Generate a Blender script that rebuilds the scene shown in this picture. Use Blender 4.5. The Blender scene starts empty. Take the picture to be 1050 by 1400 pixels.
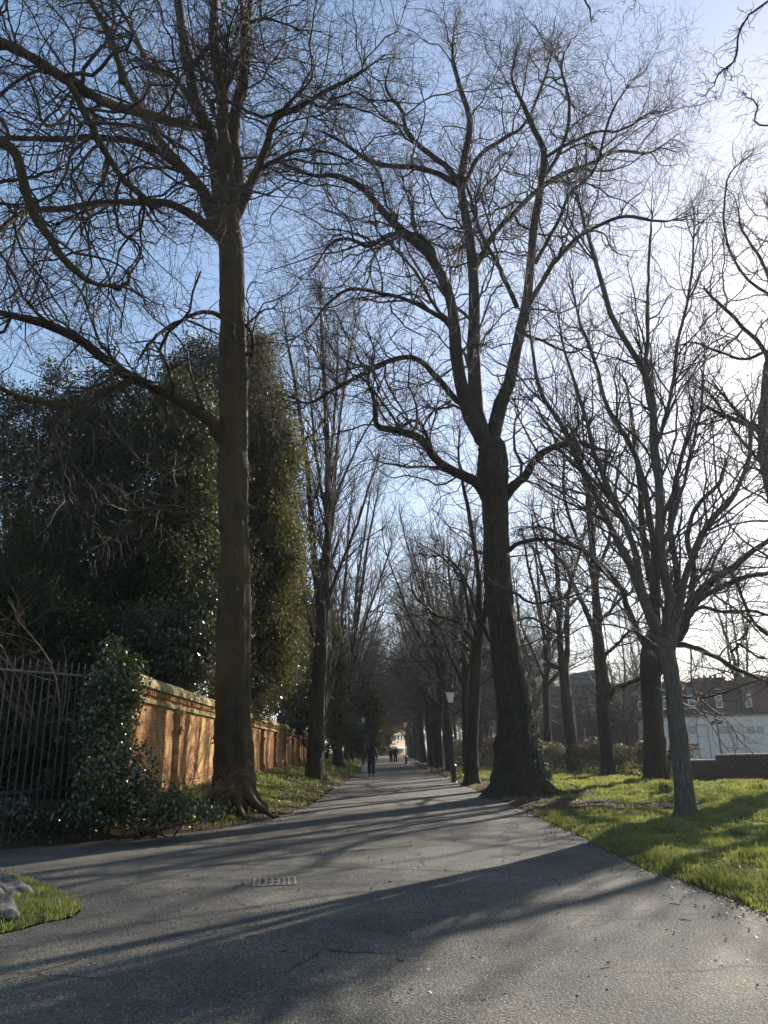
import bpy, bmesh, math, random
import numpy as np
from mathutils import Vector, Matrix
R_ = math.radians
scene = bpy.context.scene
# ------------------------------------------------------------------ camera
H_CAM = 1.55; FPX = 1030.0; PITCH = R_(17.46); ROLL = R_(1.38)
_f = np.array([0, math.cos(PITCH), math.sin(PITCH)])
_u0 = np.array([0, -math.sin(PITCH), math.cos(PITCH)])
_r0 = np.array([1.0, 0, 0])
_r = math.cos(ROLL)*_r0 - math.sin(ROLL)*_u0
_u = math.sin(ROLL)*_r0 + math.cos(ROLL)*_u0
cam_d = bpy.data.cameras.new("camera"); cam = bpy.data.objects.new("camera", cam_d)
scene.collection.objects.link(cam); scene.camera = cam
cam_d.sensor_fit = 'VERTICAL'; cam_d.sensor_height = 24.0; cam_d.sensor_width = 18.0
cam_d.lens = 24.0*FPX/1400.0; cam_d.clip_end = 5000; cam_d.clip_start = 0.05
cam.matrix_world = Matrix(((_r[0], _u[0], -_f[0], 0), (_r[1], _u[1], -_f[1], 0), (_r[2], _u[2], -_f[2], H_CAM), (0, 0, 0, 1)))
# ------------------------------------------------------------------ world, sun, exposure
SUN_AZ = 37.0; SUN_EL = 25.0
w = bpy.data.worlds.new("World"); scene.world = w; w.use_nodes = True
nt = w.node_tree; bg = nt.nodes['Background']
sky = nt.nodes.new('ShaderNodeTexSky'); sky.sky_type = 'NISHITA'; sky.sun_disc = False
sky.sun_elevation = R_(SUN_EL); sky.sun_rotation = R_(SUN_AZ)
sky.altitude = 0; sky.air_density = 1.0; sky.dust_density = 0.6; sky.ozone_density = 1.6
hsv = nt.nodes.new('ShaderNodeHueSaturation'); hsv.inputs['Saturation'].default_value = 1.24; hsv.inputs['Hue'].default_value = 0.507
gm = nt.nodes.new('ShaderNodeGamma'); gm.inputs[1].default_value = 0.62
nt.links.new(sky.outputs[0], hsv.inputs['Color']); nt.links.new(hsv.outputs[0], gm.inputs[0]); nt.links.new(gm.outputs[0], bg.inputs[0]); bg.inputs[1].default_value = 0.15
S = np.array([math.sin(R_(SUN_AZ))*math.cos(R_(SUN_EL)), math.cos(R_(SUN_AZ))*math.cos(R_(SUN_EL)), math.sin(R_(SUN_EL))])
sd = bpy.data.lights.new("sun", 'SUN'); so = bpy.data.objects.new("sun", sd); scene.collection.objects.link(so)
sd.energy = 5.0; sd.angle = R_(0.53); sd.color = (1.0, 0.91, 0.77)
so.rotation_euler = Vector(-S).to_track_quat('-Z', 'Y').to_euler(); so.location = (20, 20, 40)
scene.view_settings.view_transform = 'Standard'; scene.view_settings.look = 'None'
scene.view_settings.gamma = 1; scene.view_settings.exposure = 1.3
scene.render.engine = 'CYCLES'
try:
    scene.cycles.max_bounces = 6; scene.cycles.diffuse_bounces = 3; scene.cycles.transmission_bounces = 4
    scene.cycles.transparent_max_bounces = 6
except Exception: pass

# ------------------------------------------------------------------ pixel -> place
def ray(px, py):
    d = _f*FPX + _r*(px-525.0) + _u*(700.0-py)
    return d
def at_y(px, py, Y):
    d = ray(px, py); t = Y/d[1]
    return np.array([d[0]*t, Y, H_CAM + d[2]*t])
def at_z(px, py, z):
    d = ray(px, py); t = (z-H_CAM)/d[2]
    return np.array([d[0]*t, d[1]*t, z])
def depth(p): return float(np.dot(np.asarray(p)-np.array([0, 0, H_CAM]), _f))

# ------------------------------------------------------------------ object helpers
def np_mesh(name, V, F, uv=None, smooth=True):
    """V (n,3); F (m,k) index array or list of such arrays"""
    if not isinstance(F, list): F = [F]
    F = [f for f in F if len(f)]
    me = bpy.data.meshes.new(name)
    me.vertices.add(len(V)); me.vertices.foreach_set('co', np.ascontiguousarray(V, dtype=np.float32).ravel())
    loops = np.concatenate([f.ravel() for f in F]).astype(np.int32)
    cnt = np.concatenate([np.full(len(f), f.shape[1], dtype=np.int32) for f in F])
    st = np.concatenate([[0], np.cumsum(cnt)[:-1]]).astype(np.int32)
    me.loops.add(len(loops)); me.loops.foreach_set('vertex_index', loops)
    me.polygons.add(len(cnt)); me.polygons.foreach_set('loop_start', st)
    if smooth: me.polygons.foreach_set('use_smooth', np.ones(len(cnt), dtype=bool))
    me.update(calc_edges=True)
    return me
def link(name, me, mat=None, parent=None, loc=None):
    o = bpy.data.objects.new(name, me); scene.collection.objects.link(o)
    if mat is not None and me is not None and not me.materials: me.materials.append(mat)
    if parent is not None: o.parent = parent
    if loc is not None: o.location = loc
    return o
def tag(o, label=None, cat=None, group=None, kind=None):
    if label: o['label'] = label
    if cat: o['category'] = cat
    if group: o['group'] = group
    if kind: o['kind'] = kind
    return o
def empty(name, loc=(0, 0, 0), rz=0, label=None, cat=None, group=None, kind=None):
    o = bpy.data.objects.new(name, None); scene.collection.objects.link(o)
    o.location = loc; o.rotation_euler = (0, 0, rz); o.empty_display_size = 0.2
    return tag(o, label, cat, group, kind)
def copy_tree(o, parent=None):
    c = o.copy(); scene.collection.objects.link(c); c.parent = parent
    for ch in [x for x in scene.objects if x.parent == o]: copy_tree(ch, c)
    return c
class MB:
    def __init__(s): s.bm = bmesh.new()
    def box(s, x0, x1, y0, y1, z0, z1):
        v = [s.bm.verts.new(p) for p in ((x0,y0,z0),(x1,y0,z0),(x1,y1,z0),(x0,y1,z0),(x0,y0,z1),(x1,y0,z1),(x1,y1,z1),(x0,y1,z1))]
        for f in ((0,3,2,1),(4,5,6,7),(0,1,5,4),(1,2,6,5),(2,3,7,6),(3,0,4,7)): s.bm.faces.new([v[i] for i in f])
        return s
    def lathe(s, prof, n=16, c=(0, 0), flat=False):
        rings = []
        for r, z in prof:
            rings.append([s.bm.verts.new((c[0]+r*math.cos(2*math.pi*(k+.5)/n), c[1]+r*math.sin(2*math.pi*(k+.5)/n), z)) for k in range(n)])
        for a, b in zip(rings, rings[1:]):
            for k in range(n): s.bm.faces.new((a[k], a[(k+1) % n], b[(k+1) % n], b[k]))
        s.bm.faces.new(rings[0][::-1]); s.bm.faces.new(rings[-1])
        return s
    def prism(s, pts, y0, y1):      # polygon in x,z extruded along y
        a = [s.bm.verts.new((p[0], y0, p[1])) for p in pts]; b = [s.bm.verts.new((p[0], y1, p[1])) for p in pts]
        s.bm.faces.new(a); s.bm.faces.new(b[::-1]); n = len(pts)
        for i in range(n): s.bm.faces.new((a[i], b[i], b[(i+1) % n], a[(i+1) % n]))
        return s
    def tube(s, pts, r, n=6):
        P = np.array([pts], float); rr = np.full(P.shape[:2], r) if np.isscalar(r) else np.array([r], float)
        V, F = tubes(P, rr, n); vs = [s.bm.verts.new(v) for v in V]
        for f in F: s.bm.faces.new([vs[i] for i in f])
        return s
    def build(s, name, mat, parent=None, smooth=False, bevel=0, loc=None):
        bmesh.ops.recalc_face_normals(s.bm, faces=s.bm.faces)
        me = bpy.data.meshes.new(name); s.bm.to_mesh(me); s.bm.free()
        if smooth: me.polygons.foreach_set('use_smooth', np.ones(len(me.polygons), dtype=bool))
        o = link(name, me, mat, parent, loc)
        if bevel:
            m = o.modifiers.new('bevel', 'BEVEL'); m.width = bevel; m.segments = 2; m.limit_method = 'ANGLE'
        return o
def tubes(P, R, sides=3):
    """P (N,K,3) R (N,K) -> verts, quads"""
    N, K, _ = P.shape
    T = np.empty_like(P); T[:, 1:-1] = P[:, 2:]-P[:, :-2]; T[:, 0] = P[:, 1]-P[:, 0]; T[:, -1] = P[:, -1]-P[:, -2]
    T /= np.linalg.norm(T, axis=2, keepdims=True)+1e-9
    M = P[:, -1]-P[:, 0]; ref = np.zeros((N, 3)); ax = np.argmin(np.abs(M), axis=1); ref[np.arange(N), ax] = 1
    ref = np.repeat(ref[:, None], K, 1)
    A = np.cross(T, ref); A /= np.linalg.norm(A, axis=2, keepdims=True)+1e-9
    B = np.cross(T, A)
    th = np.arange(sides)*2*np.pi/sides
    V = P[:, :, None] + R[:, :, None, None]*(A[:, :, None]*np.cos(th)[None, None, :, None] + B[:, :, None]*np.sin(th)[None, None, :, None])
    V = V.reshape(-1, 3)
    base = (np.arange(N)*K*sides)[:, None, None] + (np.arange(K-1)*sides)[None, :, None]
    j = np.arange(sides)[None, None]; j2 = (j+1) % sides
    F = np.stack([base+j, base+j2, base+sides+j2, base+sides+j], -1).reshape(-1, 4)
    return V, F
def join(parts):
    Vs = []; Fs = {}; off = 0
    for V, F in parts:
        Vs.append(V); Fs.setdefault(F.shape[1], []).append(F+off); off += len(V)
    return np.concatenate(Vs), [np.concatenate(f) for f in Fs.values()]

# ------------------------------------------------------------------ materials
def mat_new(name):
    m = bpy.data.materials.new(name); m.use_nodes = True
    n = m.node_tree; b = n.nodes['Principled BSDF']
    return m, n, b
def N(n, t, **kw):
    o = n.nodes.new(t)
    for k, v in kw.items():
        if k.startswith('i_'):
            key = k[2:]; key = int(key) if key.isdigit() else key.replace('_', ' ')
            o.inputs[key].default_value = v
        else: setattr(o, k, v)
    return o
def ramp(n, src, stops):
    r = n.nodes.new('ShaderNodeValToRGB'); e = r.color_ramp.elements
    while len(e) < len(stops): e.new(0.5)
    for el, (p, c) in zip(e, stops): el.position = p; el.color = (*c, 1) if len(c) == 3 else c
    n.links.new(src, r.inputs[0]); return r
def coords(n, scale=(1, 1, 1), kind='Object'):
    tc = N(n, 'ShaderNodeTexCoord'); mp = N(n, 'ShaderNodeMapping'); mp.inputs['Scale'].default_value = scale
    n.links.new(tc.outputs[kind], mp.inputs[0]); return mp.outputs[0]
def bump(n, b, src, strength=0.5, dist=0.02):
    bp = N(n, 'ShaderNodeBump'); bp.inputs['Strength'].default_value = strength; bp.inputs['Distance'].default_value = dist
    n.links.new(src, bp.inputs['Height']); n.links.new(bp.outputs[0], b.inputs['Normal'])
def plain(name, col, rough=0.7, metal=0, noise=0.0, nscale=8, bumpv=0, spec=0.5):
    m, n, b = mat_new(name); b.inputs['Roughness'].default_value = rough; b.inputs['Metallic'].default_value = metal
    b.inputs['Specular IOR Level'].default_value = spec
    if noise:
        nz = N(n, 'ShaderNodeTexNoise', i_Scale=nscale, i_Detail=6.0); n.links.new(coords(n), nz.inputs[0])
        c = np.array(col); r = ramp(n, nz.outputs[0], [(0.3, tuple(c*(1-noise))), (0.7, tuple(np.minimum(c*(1+noise), 1)))])
        n.links.new(r.outputs[0], b.inputs['Base Color'])
        if bumpv: bump(n, b, nz.outputs[0], bumpv, 0.01)
    else: b.inputs['Base Color'].default_value = (*col, 1)
    return m
def bark(name, dark, light, moss=None, moss_amt=0.0, scale=1.0, bstr=0.9):
    m, n, b = mat_new(name)
    co = coords(n, (9*scale, 9*scale, 1.6*scale))
    nz = N(n, 'ShaderNodeTexNoise', i_Scale=1.6, i_Detail=8.0, i_Roughness=0.65); n.links.new(co, nz.inputs[0])
    vo = N(n, 'ShaderNodeTexVoronoi', i_Scale=1.3, feature='DISTANCE_TO_EDGE'); n.links.new(co, vo.inputs[0])
    mx = N(n, 'ShaderNodeMath', operation='MULTIPLY_ADD'); n.links.new(vo.outputs[0], mx.inputs[0]); mx.inputs[1].default_value = 0.7; n.links.new(nz.outputs[0], mx.inputs[2])
    r = ramp(n, mx.outputs[0], [(0.42, dark), (0.68, tuple(np.array(dark)*.5+np.array(light)*.5)), (0.95, tuple(np.array(light)*1.25))])
    col = r.outputs[0]
    if moss:
        n2 = N(n, 'ShaderNodeTexNoise', i_Scale=0.9, i_Detail=5.0, i_Roughness=0.7); n.links.new(coords(n, (1.2, 1.2, 0.6)), n2.inputs[0])
        r2 = ramp(n, n2.outputs[0], [(0.5-moss_amt*0.25, (0, 0, 0)), (0.62, (1, 1, 1))])
        mm = N(n, 'ShaderNodeMix', data_type='RGBA'); n.links.new(r2.outputs[0], mm.inputs[0]); n.links.new(col, mm.inputs[6]); mm.inputs[7].default_value = (*moss, 1)
        col = mm.outputs[2]
    n.links.new(col, b.inputs['Base Color']); b.inputs['Roughness'].default_value = 0.85; b.inputs['Specular IOR Level'].default_value = 0.3
    bump(n, b, mx.outputs[0], bstr, 0.03)
    return m
def leafmat(name, cols, rough=0.35, trans=0.25, tcol=None, spec=0.5, nscale=1.5):
    m, n, b = mat_new(name)
    nz = N(n, 'ShaderNodeTexNoise', i_Scale=nscale, i_Detail=6.0, i_Roughness=0.75); n.links.new(coords(n), nz.inputs[0])
    k = len(cols); r = ramp(n, nz.outputs[0], [(0.3+0.4*i/(k-1), c) for i, c in enumerate(cols)])
    n.links.new(r.outputs[0], b.inputs['Base Color']); b.inputs['Roughness'].default_value = rough; b.inputs['Specular IOR Level'].default_value = spec
    tr = N(n, 'ShaderNodeBsdfTranslucent')
    if tcol: tr.inputs[0].default_value = (*tcol, 1)
    else: n.links.new(r.outputs[0], tr.inputs[0])
    mx = N(n, 'ShaderNodeMixShader'); mx.inputs[0].default_value = trans
    n.links.new(b.outputs[0], mx.inputs[1]); n.links.new(tr.outputs[0], mx.inputs[2])
    n.links.new(mx.outputs[0], n.nodes['Material Output'].inputs[0])
    return m
def brickmat(name, c1, c2, mortar, stain=None, bw=0.225, rh=0.075, stain2=None, rough=0.9):
    """local x = along, local z = up"""
    m, n, b = mat_new(name)
    tc = N(n, 'ShaderNodeTexCoord'); sp = N(n, 'ShaderNodeSeparateXYZ'); n.links.new(tc.outputs['Object'], sp.inputs[0])
    ad = N(n, 'ShaderNodeMath', operation='ADD'); n.links.new(sp.outputs[0], ad.inputs[0]); n.links.new(sp.outputs[1], ad.inputs[1])
    cb = N(n, 'ShaderNodeCombineXYZ'); n.links.new(ad.outputs[0], cb.inputs[0]); n.links.new(sp.outputs[2], cb.inputs[1])
    br = N(n, 'ShaderNodeTexBrick'); n.links.new(cb.outputs[0], br.inputs[0])
    br.inputs['Color1'].default_value = (*c1, 1); br.inputs['Color2'].default_value = (*c2, 1); br.inputs['Mortar'].default_value = (*mortar, 1)
    br.inputs['Scale'].default_value = 1.0; br.inputs['Mortar Size'].default_value = 0.008; br.inputs['Brick Width'].default_value = bw; br.inputs['Row Height'].default_value = rh
    br.inputs['Bias'].default_value = 0.0
    col = br.outputs[0]
    nz = N(n, 'ShaderNodeTexNoise', i_Scale=14.0, i_Detail=6.0); n.links.new(tc.outputs['Object'], nz.inputs[0])
    r = ramp(n, nz.outputs[0], [(0.3, (0.6, 0.6, 0.6)), (0.7, (1.15, 1.15, 1.15))])
    mu = N(n, 'ShaderNodeMix', data_type='RGBA', blend_type='MULTIPLY'); mu.inputs[0].default_value = 1
    n.links.new(col, mu.inputs[6]); n.links.new(r.outputs[0], mu.inputs[7]); col = mu.outputs[2]
    for k, st in enumerate((stain, stain2)):
        if not st: continue
        n2 = N(n, 'ShaderNodeTexNoise', i_Scale=0.8+1.1*k, i_Detail=8.0, i_Roughness=0.7)
        mp = N(n, 'ShaderNodeMapping'); mp.inputs['Scale'].default_value = (1.4, 1.4, 0.7+k); mp.inputs['Location'].default_value = (3*k, 0, 5*k)
        n.links.new(tc.outputs['Object'], mp.inputs[0]); n.links.new(mp.outputs[0], n2.inputs[0])
        r2 = ramp(n, n2.outputs[0], [(0.46, (0, 0, 0)), (0.60, (0.8, 0.8, 0.8))])
        mm = N(n, 'ShaderNodeMix', data_type='RGBA'); n.links.new(r2.outputs[0], mm.inputs[0]); n.links.new(col, mm.inputs[6]); mm.inputs[7].default_value = (*st, 1)
        col = mm.outputs[2]
    n.links.new(col, b.inputs['Base Color']); b.inputs['Roughness'].default_value = rough; b.inputs['Specular IOR Level'].default_value = 0.2
    ms = N(n, 'ShaderNodeMath', operation='MULTIPLY_ADD'); n.links.new(br.outputs['Fac'], ms.inputs[0]); ms.inputs[1].default_value = -1.0; n.links.new(nz.outputs[0], ms.inputs[2])
    bump(n, b, ms.outputs[0], 0.6, 0.012)
    return m

M = {}
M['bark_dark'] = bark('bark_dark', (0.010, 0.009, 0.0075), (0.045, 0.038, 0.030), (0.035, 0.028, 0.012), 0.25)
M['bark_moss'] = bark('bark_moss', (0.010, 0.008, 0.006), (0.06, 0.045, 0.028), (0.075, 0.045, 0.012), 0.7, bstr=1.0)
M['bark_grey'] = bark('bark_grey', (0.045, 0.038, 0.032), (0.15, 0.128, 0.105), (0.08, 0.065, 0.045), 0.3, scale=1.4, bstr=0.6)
M['twig'] = plain('twig', (0.055, 0.038, 0.034), 0.7, noise=0.35, nscale=1.5, spec=0.3)
M['twig_brown'] = plain('twig_brown', (0.13, 0.085, 0.045), 0.7, noise=0.4, nscale=2)
M['iron'] = plain('iron', (0.012, 0.013, 0.015), 0.4, noise=0.3, nscale=20, bumpv=0.15)
M['rail'] = plain('rail', (0.02, 0.024, 0.03), 0.45, noise=0.3, nscale=20)
M['holly'] = leafmat('holly', [(0.010, 0.016, 0.008), (0.024, 0.034, 0.013), (0.045, 0.042, 0.02)], 0.6, 0.2, (0.12, 0.13, 0.03), spec=.25)
M['holly2'] = leafmat('holly2', [(0.014, 0.022, 0.010), (0.035, 0.045, 0.015), (0.07, 0.065, 0.025)], 0.65, 0.28, (0.14, 0.125, 0.03), spec=.25)
M['pine'] = leafmat('pine', [(0.012, 0.022, 0.014), (0.03, 0.045, 0.025)], 0.5, 0.15, (0.05, 0.07, 0.03))
M['silver_leaf'] = leafmat('silver_leaf', [(0.02, 0.032, 0.016), (0.05, 0.06, 0.035), (0.09, 0.095, 0.06)], 0.3, 0.2, (0.12, 0.14, 0.05))
M['ivy'] = leafmat('ivy', [(0.010, 0.020, 0.008), (0.025, 0.042, 0.014)], 0.24, 0.2, (0.16, 0.20, 0.04), spec=0.7)
M['herb'] = leafmat('herb', [(0.03, 0.05, 0.012), (0.09, 0.13, 0.03)], 0.5, 0.35, (0.28, 0.32, 0.04))
M['hedge_leaf'] = leafmat('hedge_leaf', [(0.03, 0.026, 0.016), (0.07, 0.055, 0.032), (0.09, 0.085, 0.045)], 0.6, 0.25, (0.13, 0.11, 0.06))
M['grass_blade'] = leafmat('grass_blade', [(0.03, 0.05, 0.014), (0.08, 0.11, 0.025), (0.20, 0.18, 0.09)], 0.5, 0.40, (0.30, 0.32, 0.07), nscale=1.9)
M['dead_leaf'] = leafmat('dead_leaf', [(0.05, 0.03, 0.016), (0.14, 0.08, 0.04), (0.22, 0.15, 0.08)], 0.6, 0.25, nscale=9)
# ------------------------------------------------------------------ path outline and terrain
G0 = lambda px, py: at_z(px, py, 0.0)[:2]
right_px = [(1050,1250),(1000,1229),(960,1214),(915,1200),(880,1189),(845,1170),(815,1155),(790,1142),(755,1126),(720,1111),(690,1096),(662,1085),(630,1072),(603,1060),(577,1051)]
left_px = [(497,1053),(487,1060),(468,1070),(447,1085),(425,1100),(400,1110),(370,1120),(330,1128),(285,1135),(240,1140),(180,1146),(130,1150),(90,1154),(45,1158),(0,1162)]
island_px = [(0,1192),(35,1200),(65,1214),(95,1228),(112,1244),(100,1255),(60,1263),(30,1271),(0,1279)]
PR = [G0(*p) for p in right_px]; PL = [G0(*p) for p in left_px]; PI = [G0(*p) for p in island_px]
xr = PR[-1][0]; xl = PL[0][0]
outline = []   # (x, y, label of the edge that starts here) : r right lawn, b left bank, i island
for p in [(5.6, -4), (5.3, 1.5), (4.9, 4.5)]: outline.append((p[0], p[1], 'r'))
for p in PR: outline.append((p[0], p[1], 'r'))
outline.append((xr, 100, 'r')); outline.append((xr-0.2, 186, 'b')); outline.append((xl, 186, 'b')); outline.append((xl, 100, 'b'))
for p in PL: outline.append((p[0], p[1], 'b'))
ex = PL[-1]; dx = PL[-1]-PL[-4]; dx = dx/np.linalg.norm(dx)
outline.append((ex[0]+dx[0]*30, ex[1]+dx[1]*30, 'i'))
outline.append((ex[0]+dx[0]*30, ex[1]+dx[1]*30-5, 'i'))
for p in PI: outline.append((p[0], p[1], 'i'))
outline.append((-25, 3.0, 'i')); outline.append((-25, -4, 'r'))
rng = np.random.default_rng(7)
pts = []
for k in range(len(outline)):
    a = outline[k]; b = outline[(k+1) % len(outline)]
    L = math.hypot(b[0]-a[0], b[1]-a[1]); n = max(1, int(min(L/0.25, 60)))
    for i in range(n):
        t = i/n; jx = rng.normal(0, 0.022 if i else 0.01); jy = rng.normal(0, 0.022 if i else 0.01)
        if L > 20: jx *= 1.8
        pts.append((a[0]+(b[0]-a[0])*t+jx, a[1]+(b[1]-a[1])*t+jy, a[2]))
OUT = np.array([(p[0], p[1]) for p in pts]); OLAB = np.array([{'r': 0, 'b': 1, 'i': 2}[p[2]] for p in pts])
_ds = 2 if len(OUT) > 300 else 1
def path_query(x, y):
    """distance outside (+) / inside (-) the tarmac and label of nearest edge"""
    x = np.atleast_1d(x).astype(float); y = np.atleast_1d(y).astype(float)
    d = np.full(x.shape, 1e9); lab = np.zeros(x.shape, int); ins = np.zeros(x.shape, bool)
    A = OUT; B = np.roll(OUT, -1, axis=0)
    for k in range(len(A)):
        ax, ay = A[k]; bx, by = B[k]; ex_, ey = bx-ax, by-ay; l2 = ex_*ex_+ey*ey+1e-12
        t = np.clip(((x-ax)*ex_+(y-ay)*ey)/l2, 0, 1)
        dd = np.hypot(x-(ax+t*ex_), y-(ay+t*ey)); mk = dd < d
        d[mk] = dd[mk]; lab[mk] = OLAB[k]
        c = ((ay > y) != (by > y))
        if by != ay: ins ^= c & (x < (bx-ax)*(y-ay)/(by-ay)+ax)
    return np.where(ins, -d, d), lab
def sstep(t): t = np.clip(t, 0, 1); return t*t*(3-2*t)
def lumps(x, y):
    return 0.045*np.sin(1.3*x+0.7*y+1)*np.sin(0.9*y-0.5*x) + 0.02*np.sin(3.1*x-1.9*y)+0.02*np.sin(4.7*y+2.2*x+2)*np.sin(3.9*x)+0.015*np.sin(9*x+2*y)*np.sin(8*y)
def ground_z(x, y, q=None):
    x = np.atleast_1d(x).astype(float); y = np.atleast_1d(y).astype(float)
    d, lab = q if q is not None else path_query(x, y)
    zr = 0.015+0.05*sstep(d/0.35)+lumps(x, y)*sstep(d/1.5)
    zb = 0.015+0.06*sstep(d/0.4)+0.58*sstep(d/2.9)+0.8*lumps(x, y)*sstep(d/1.5)
    zi = 0.015+0.07*sstep(d/0.3)+lumps(x, y)*sstep(d/1.5)*0.5
    z = np.where(lab == 0, zr, np.where(lab == 1, zb, zi))
    return np.where(d <= 0, -0.06, z)
def gz(x, y): return float(ground_z(x, y)[0])

# terrain sheet
def axis(*segs):
    out = []
    for a, b, s in segs: out.append(np.arange(a, b, s))
    return np.unique(np.round(np.concatenate(out), 4))
xs = axis((-900, -100, 80), (-100, -30, 10), (-30, -12, 1.0), (-12, 16, 0.2), (16, 40, 1.0), (40, 100, 10), (100, 980, 80))
ys = axis((-60, -6, 6), (-6, 5, 0.6), (5, 30, 0.2), (30, 60, 0.4), (60, 190, 2.5), (190, 300, 20), (300, 2500, 150))
X, Y = np.meshgrid(xs, ys); q = path_query(X.ravel(), Y.ravel()); Z = ground_z(X.ravel(), Y.ravel(), q)
V = np.stack([X.ravel(), Y.ravel(), Z], 1); nx = len(xs); ny = len(ys)
idx = np.arange(nx*ny).reshape(ny, nx); F = np.stack([idx[:-1, :-1], idx[:-1, 1:], idx[1:, 1:], idx[1:, :-1]], -1).reshape(-1, 4)
me = np_mesh('ground', V, F)
def litter_mask(x, y, d, lab):
    """where bare soil and dead leaves lie instead of grass (1 = litter)"""
    n_ = np.sin(0.8*x+1.1*y)*0.5+np.sin(2.3*x-1.7*y+1)*0.35+np.sin(5.1*x+3.7*y)*0.2
    r = sstep((2.6+0.7*n_-d)/1.0)*sstep((y-16)/4)                       # strip along the avenue
    tr = [(5.2, 26, 2.4), (1.0, 0, 0)]
    g = np.exp(-(((x-6.3)/2.0)**2+((y-20.0)/1.6)**2))*1.15              # worn patch on the lawn
    g2 = np.exp(-(((x-4.9)/2.2)**2+((y-26.5)/2.5)**2))*1.2
    rr = np.clip(r+g+g2-0.25+0.3*n_*(r+g+g2 > 0.15), 0, 1)
    bb = sstep((1.2+0.6*n_-d)/0.6)*0.9+0.65*sstep(n_+0.4)
    bb = np.maximum(bb, sstep((-4.6-0.02*y-x)/0.8)*(y > 12))
    return np.where(lab == 0, rr, np.where(lab == 1, np.clip(bb, 0, 1), sstep((0.05-d)/0.1)))
lm = litter_mask(V[:, 0], V[:, 1], *q)
at = me.attributes.new('soil', 'FLOAT', 'POINT'); at.data.foreach_set('value', lm.astype(np.float32))
m, n, b = mat_new('ground_mat')
a = N(n, 'ShaderNodeAttribute', attribute_name='soil')
nz = N(n, 'ShaderNodeTexNoise', i_Scale=1.7, i_Detail=10.0, i_Roughness=0.75); n.links.new(coords(n), nz.inputs[0])
nf = N(n, 'ShaderNodeTexNoise', i_Scale=30.0, i_Detail=6.0, i_Roughness=0.8); n.links.new(coords(n), nf.inputs[0])
gcol = ramp(n, nf.outputs[0], [(0.3, (0.03, 0.045, 0.012)), (0.55, (0.075, 0.10, 0.022)), (0.8, (0.13, 0.14, 0.05))])
scol = ramp(n, nf.outputs[0], [(0.3, (0.025, 0.017, 0.011)), (0.55, (0.075, 0.05, 0.032)), (0.75, (0.16, 0.11, 0.07))])
s1 = N(n, 'ShaderNodeMath', operation='ADD'); n.links.new(a.outputs['Fac'], s1.inputs[0]); n.links.new(nz.outputs[0], s1.inputs[1])
s2 = ramp(n, s1.outputs[0], [(0.78, (0, 0, 0)), (0.98, (1, 1, 1))])
mx = N(n, 'ShaderNodeMix', data_type='RGBA'); n.links.new(s2.outputs[0], mx.inputs[0]); n.links.new(gcol.outputs[0], mx.inputs[6]); n.links.new(scol.outputs[0], mx.inputs[7])
n.links.new(mx.outputs[2], b.inputs['Base Color']); b.inputs['Roughness'].default_value = 0.95; b.inputs['Specular IOR Level'].default_value = 0.1
bump(n, b, nf.outputs[0], 1.0, 0.05)
tag(link('ground', me, m), kind='structure')

# tarmac
bm = bmesh.new(); vs = [bm.verts.new((p[0], p[1], 0.0)) for p in OUT]; f = bm.faces.new(vs)
low = [bm.verts.new((p[0], p[1], -0.09)) for p in OUT]
for k in range(len(vs)):
    k2 = (k+1) % len(vs); bm.faces.new((vs[k], low[k], low[k2], vs[k2]))
bmesh.ops.triangulate(bm, faces=[f]); bmesh.ops.recalc_face_normals(bm, faces=bm.faces)
me = bpy.data.meshes.new('path'); bm.to_mesh(me); bm.free()
m, n, b = mat_new('tarmac')
co = coords(n)
vo = N(n, 'ShaderNodeTexVoronoi', i_Scale=95.0); n.links.new(co, vo.inputs[0])
vo2 = N(n, 'ShaderNodeTexVoronoi', i_Scale=60.0); n.links.new(co, vo2.inputs[0])
n1 = N(n, 'ShaderNodeTexNoise', i_Scale=0.55, i_Detail=8.0, i_Roughness=0.65); n.links.new(co, n1.inputs[0])
n2 = N(n, 'ShaderNodeTexNoise', i_Scale=55.0, i_Detail=5.0, i_Roughness=0.8); n.links.new(co, n2.inputs[0])
stone = ramp(n, vo.outputs['Color'], [(0.1, (0.02, 0.02, 0.021)), (0.5, (0.078, 0.072, 0.062)), (0.8, (0.14, 0.132, 0.115)), (0.95, (0.33, 0.31, 0.27))])
big = ramp(n, n1.outputs[0], [(0.38, (0.62, 0.63, 0.65)), (0.5, (.95, .94, .92)), (0.62, (1.3, 1.25, 1.15))])
mu = N(n, 'ShaderNodeMix', data_type='RGBA', blend_type='MULTIPLY'); mu.inputs[0].default_value = 1
n.links.new(stone.outputs[0], mu.inputs[6]); n.links.new(big.outputs[0], mu.inputs[7])
# dusty, mossy tint in patches
n3 = N(n, 'ShaderNodeTexNoise', i_Scale=1.3, i_Detail=7.0, i_Roughness=0.7)
mp = N(n, 'ShaderNodeMapping'); mp.inputs['Location'].default_value = (13, 4, 0); n.links.new(co, mp.inputs[0]); n.links.new(mp.outputs[0], n3.inputs[0])
r3 = ramp(n, n3.outputs[0], [(0.5, (0, 0, 0)), (0.72, (0.5, 0.5, 0.5))])
mm = N(n, 'ShaderNodeMix', data_type='RGBA'); n.links.new(r3.outputs[0], mm.inputs[0]); n.links.new(mu.outputs[2], mm.inputs[6]); mm.inputs[7].default_value = (0.085, 0.07, 0.047, 1)
nd = N(n, 'ShaderNodeTexNoise', i_Scale=2.5, i_Detail=5.0); n.links.new(co, nd.inputs[0])
wv = N(n, 'ShaderNodeMix', data_type='RGBA'); wv.inputs[0].default_value = .22; n.links.new(co, wv.inputs[6]); n.links.new(nd.outputs['Color'], wv.inputs[7])
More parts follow.
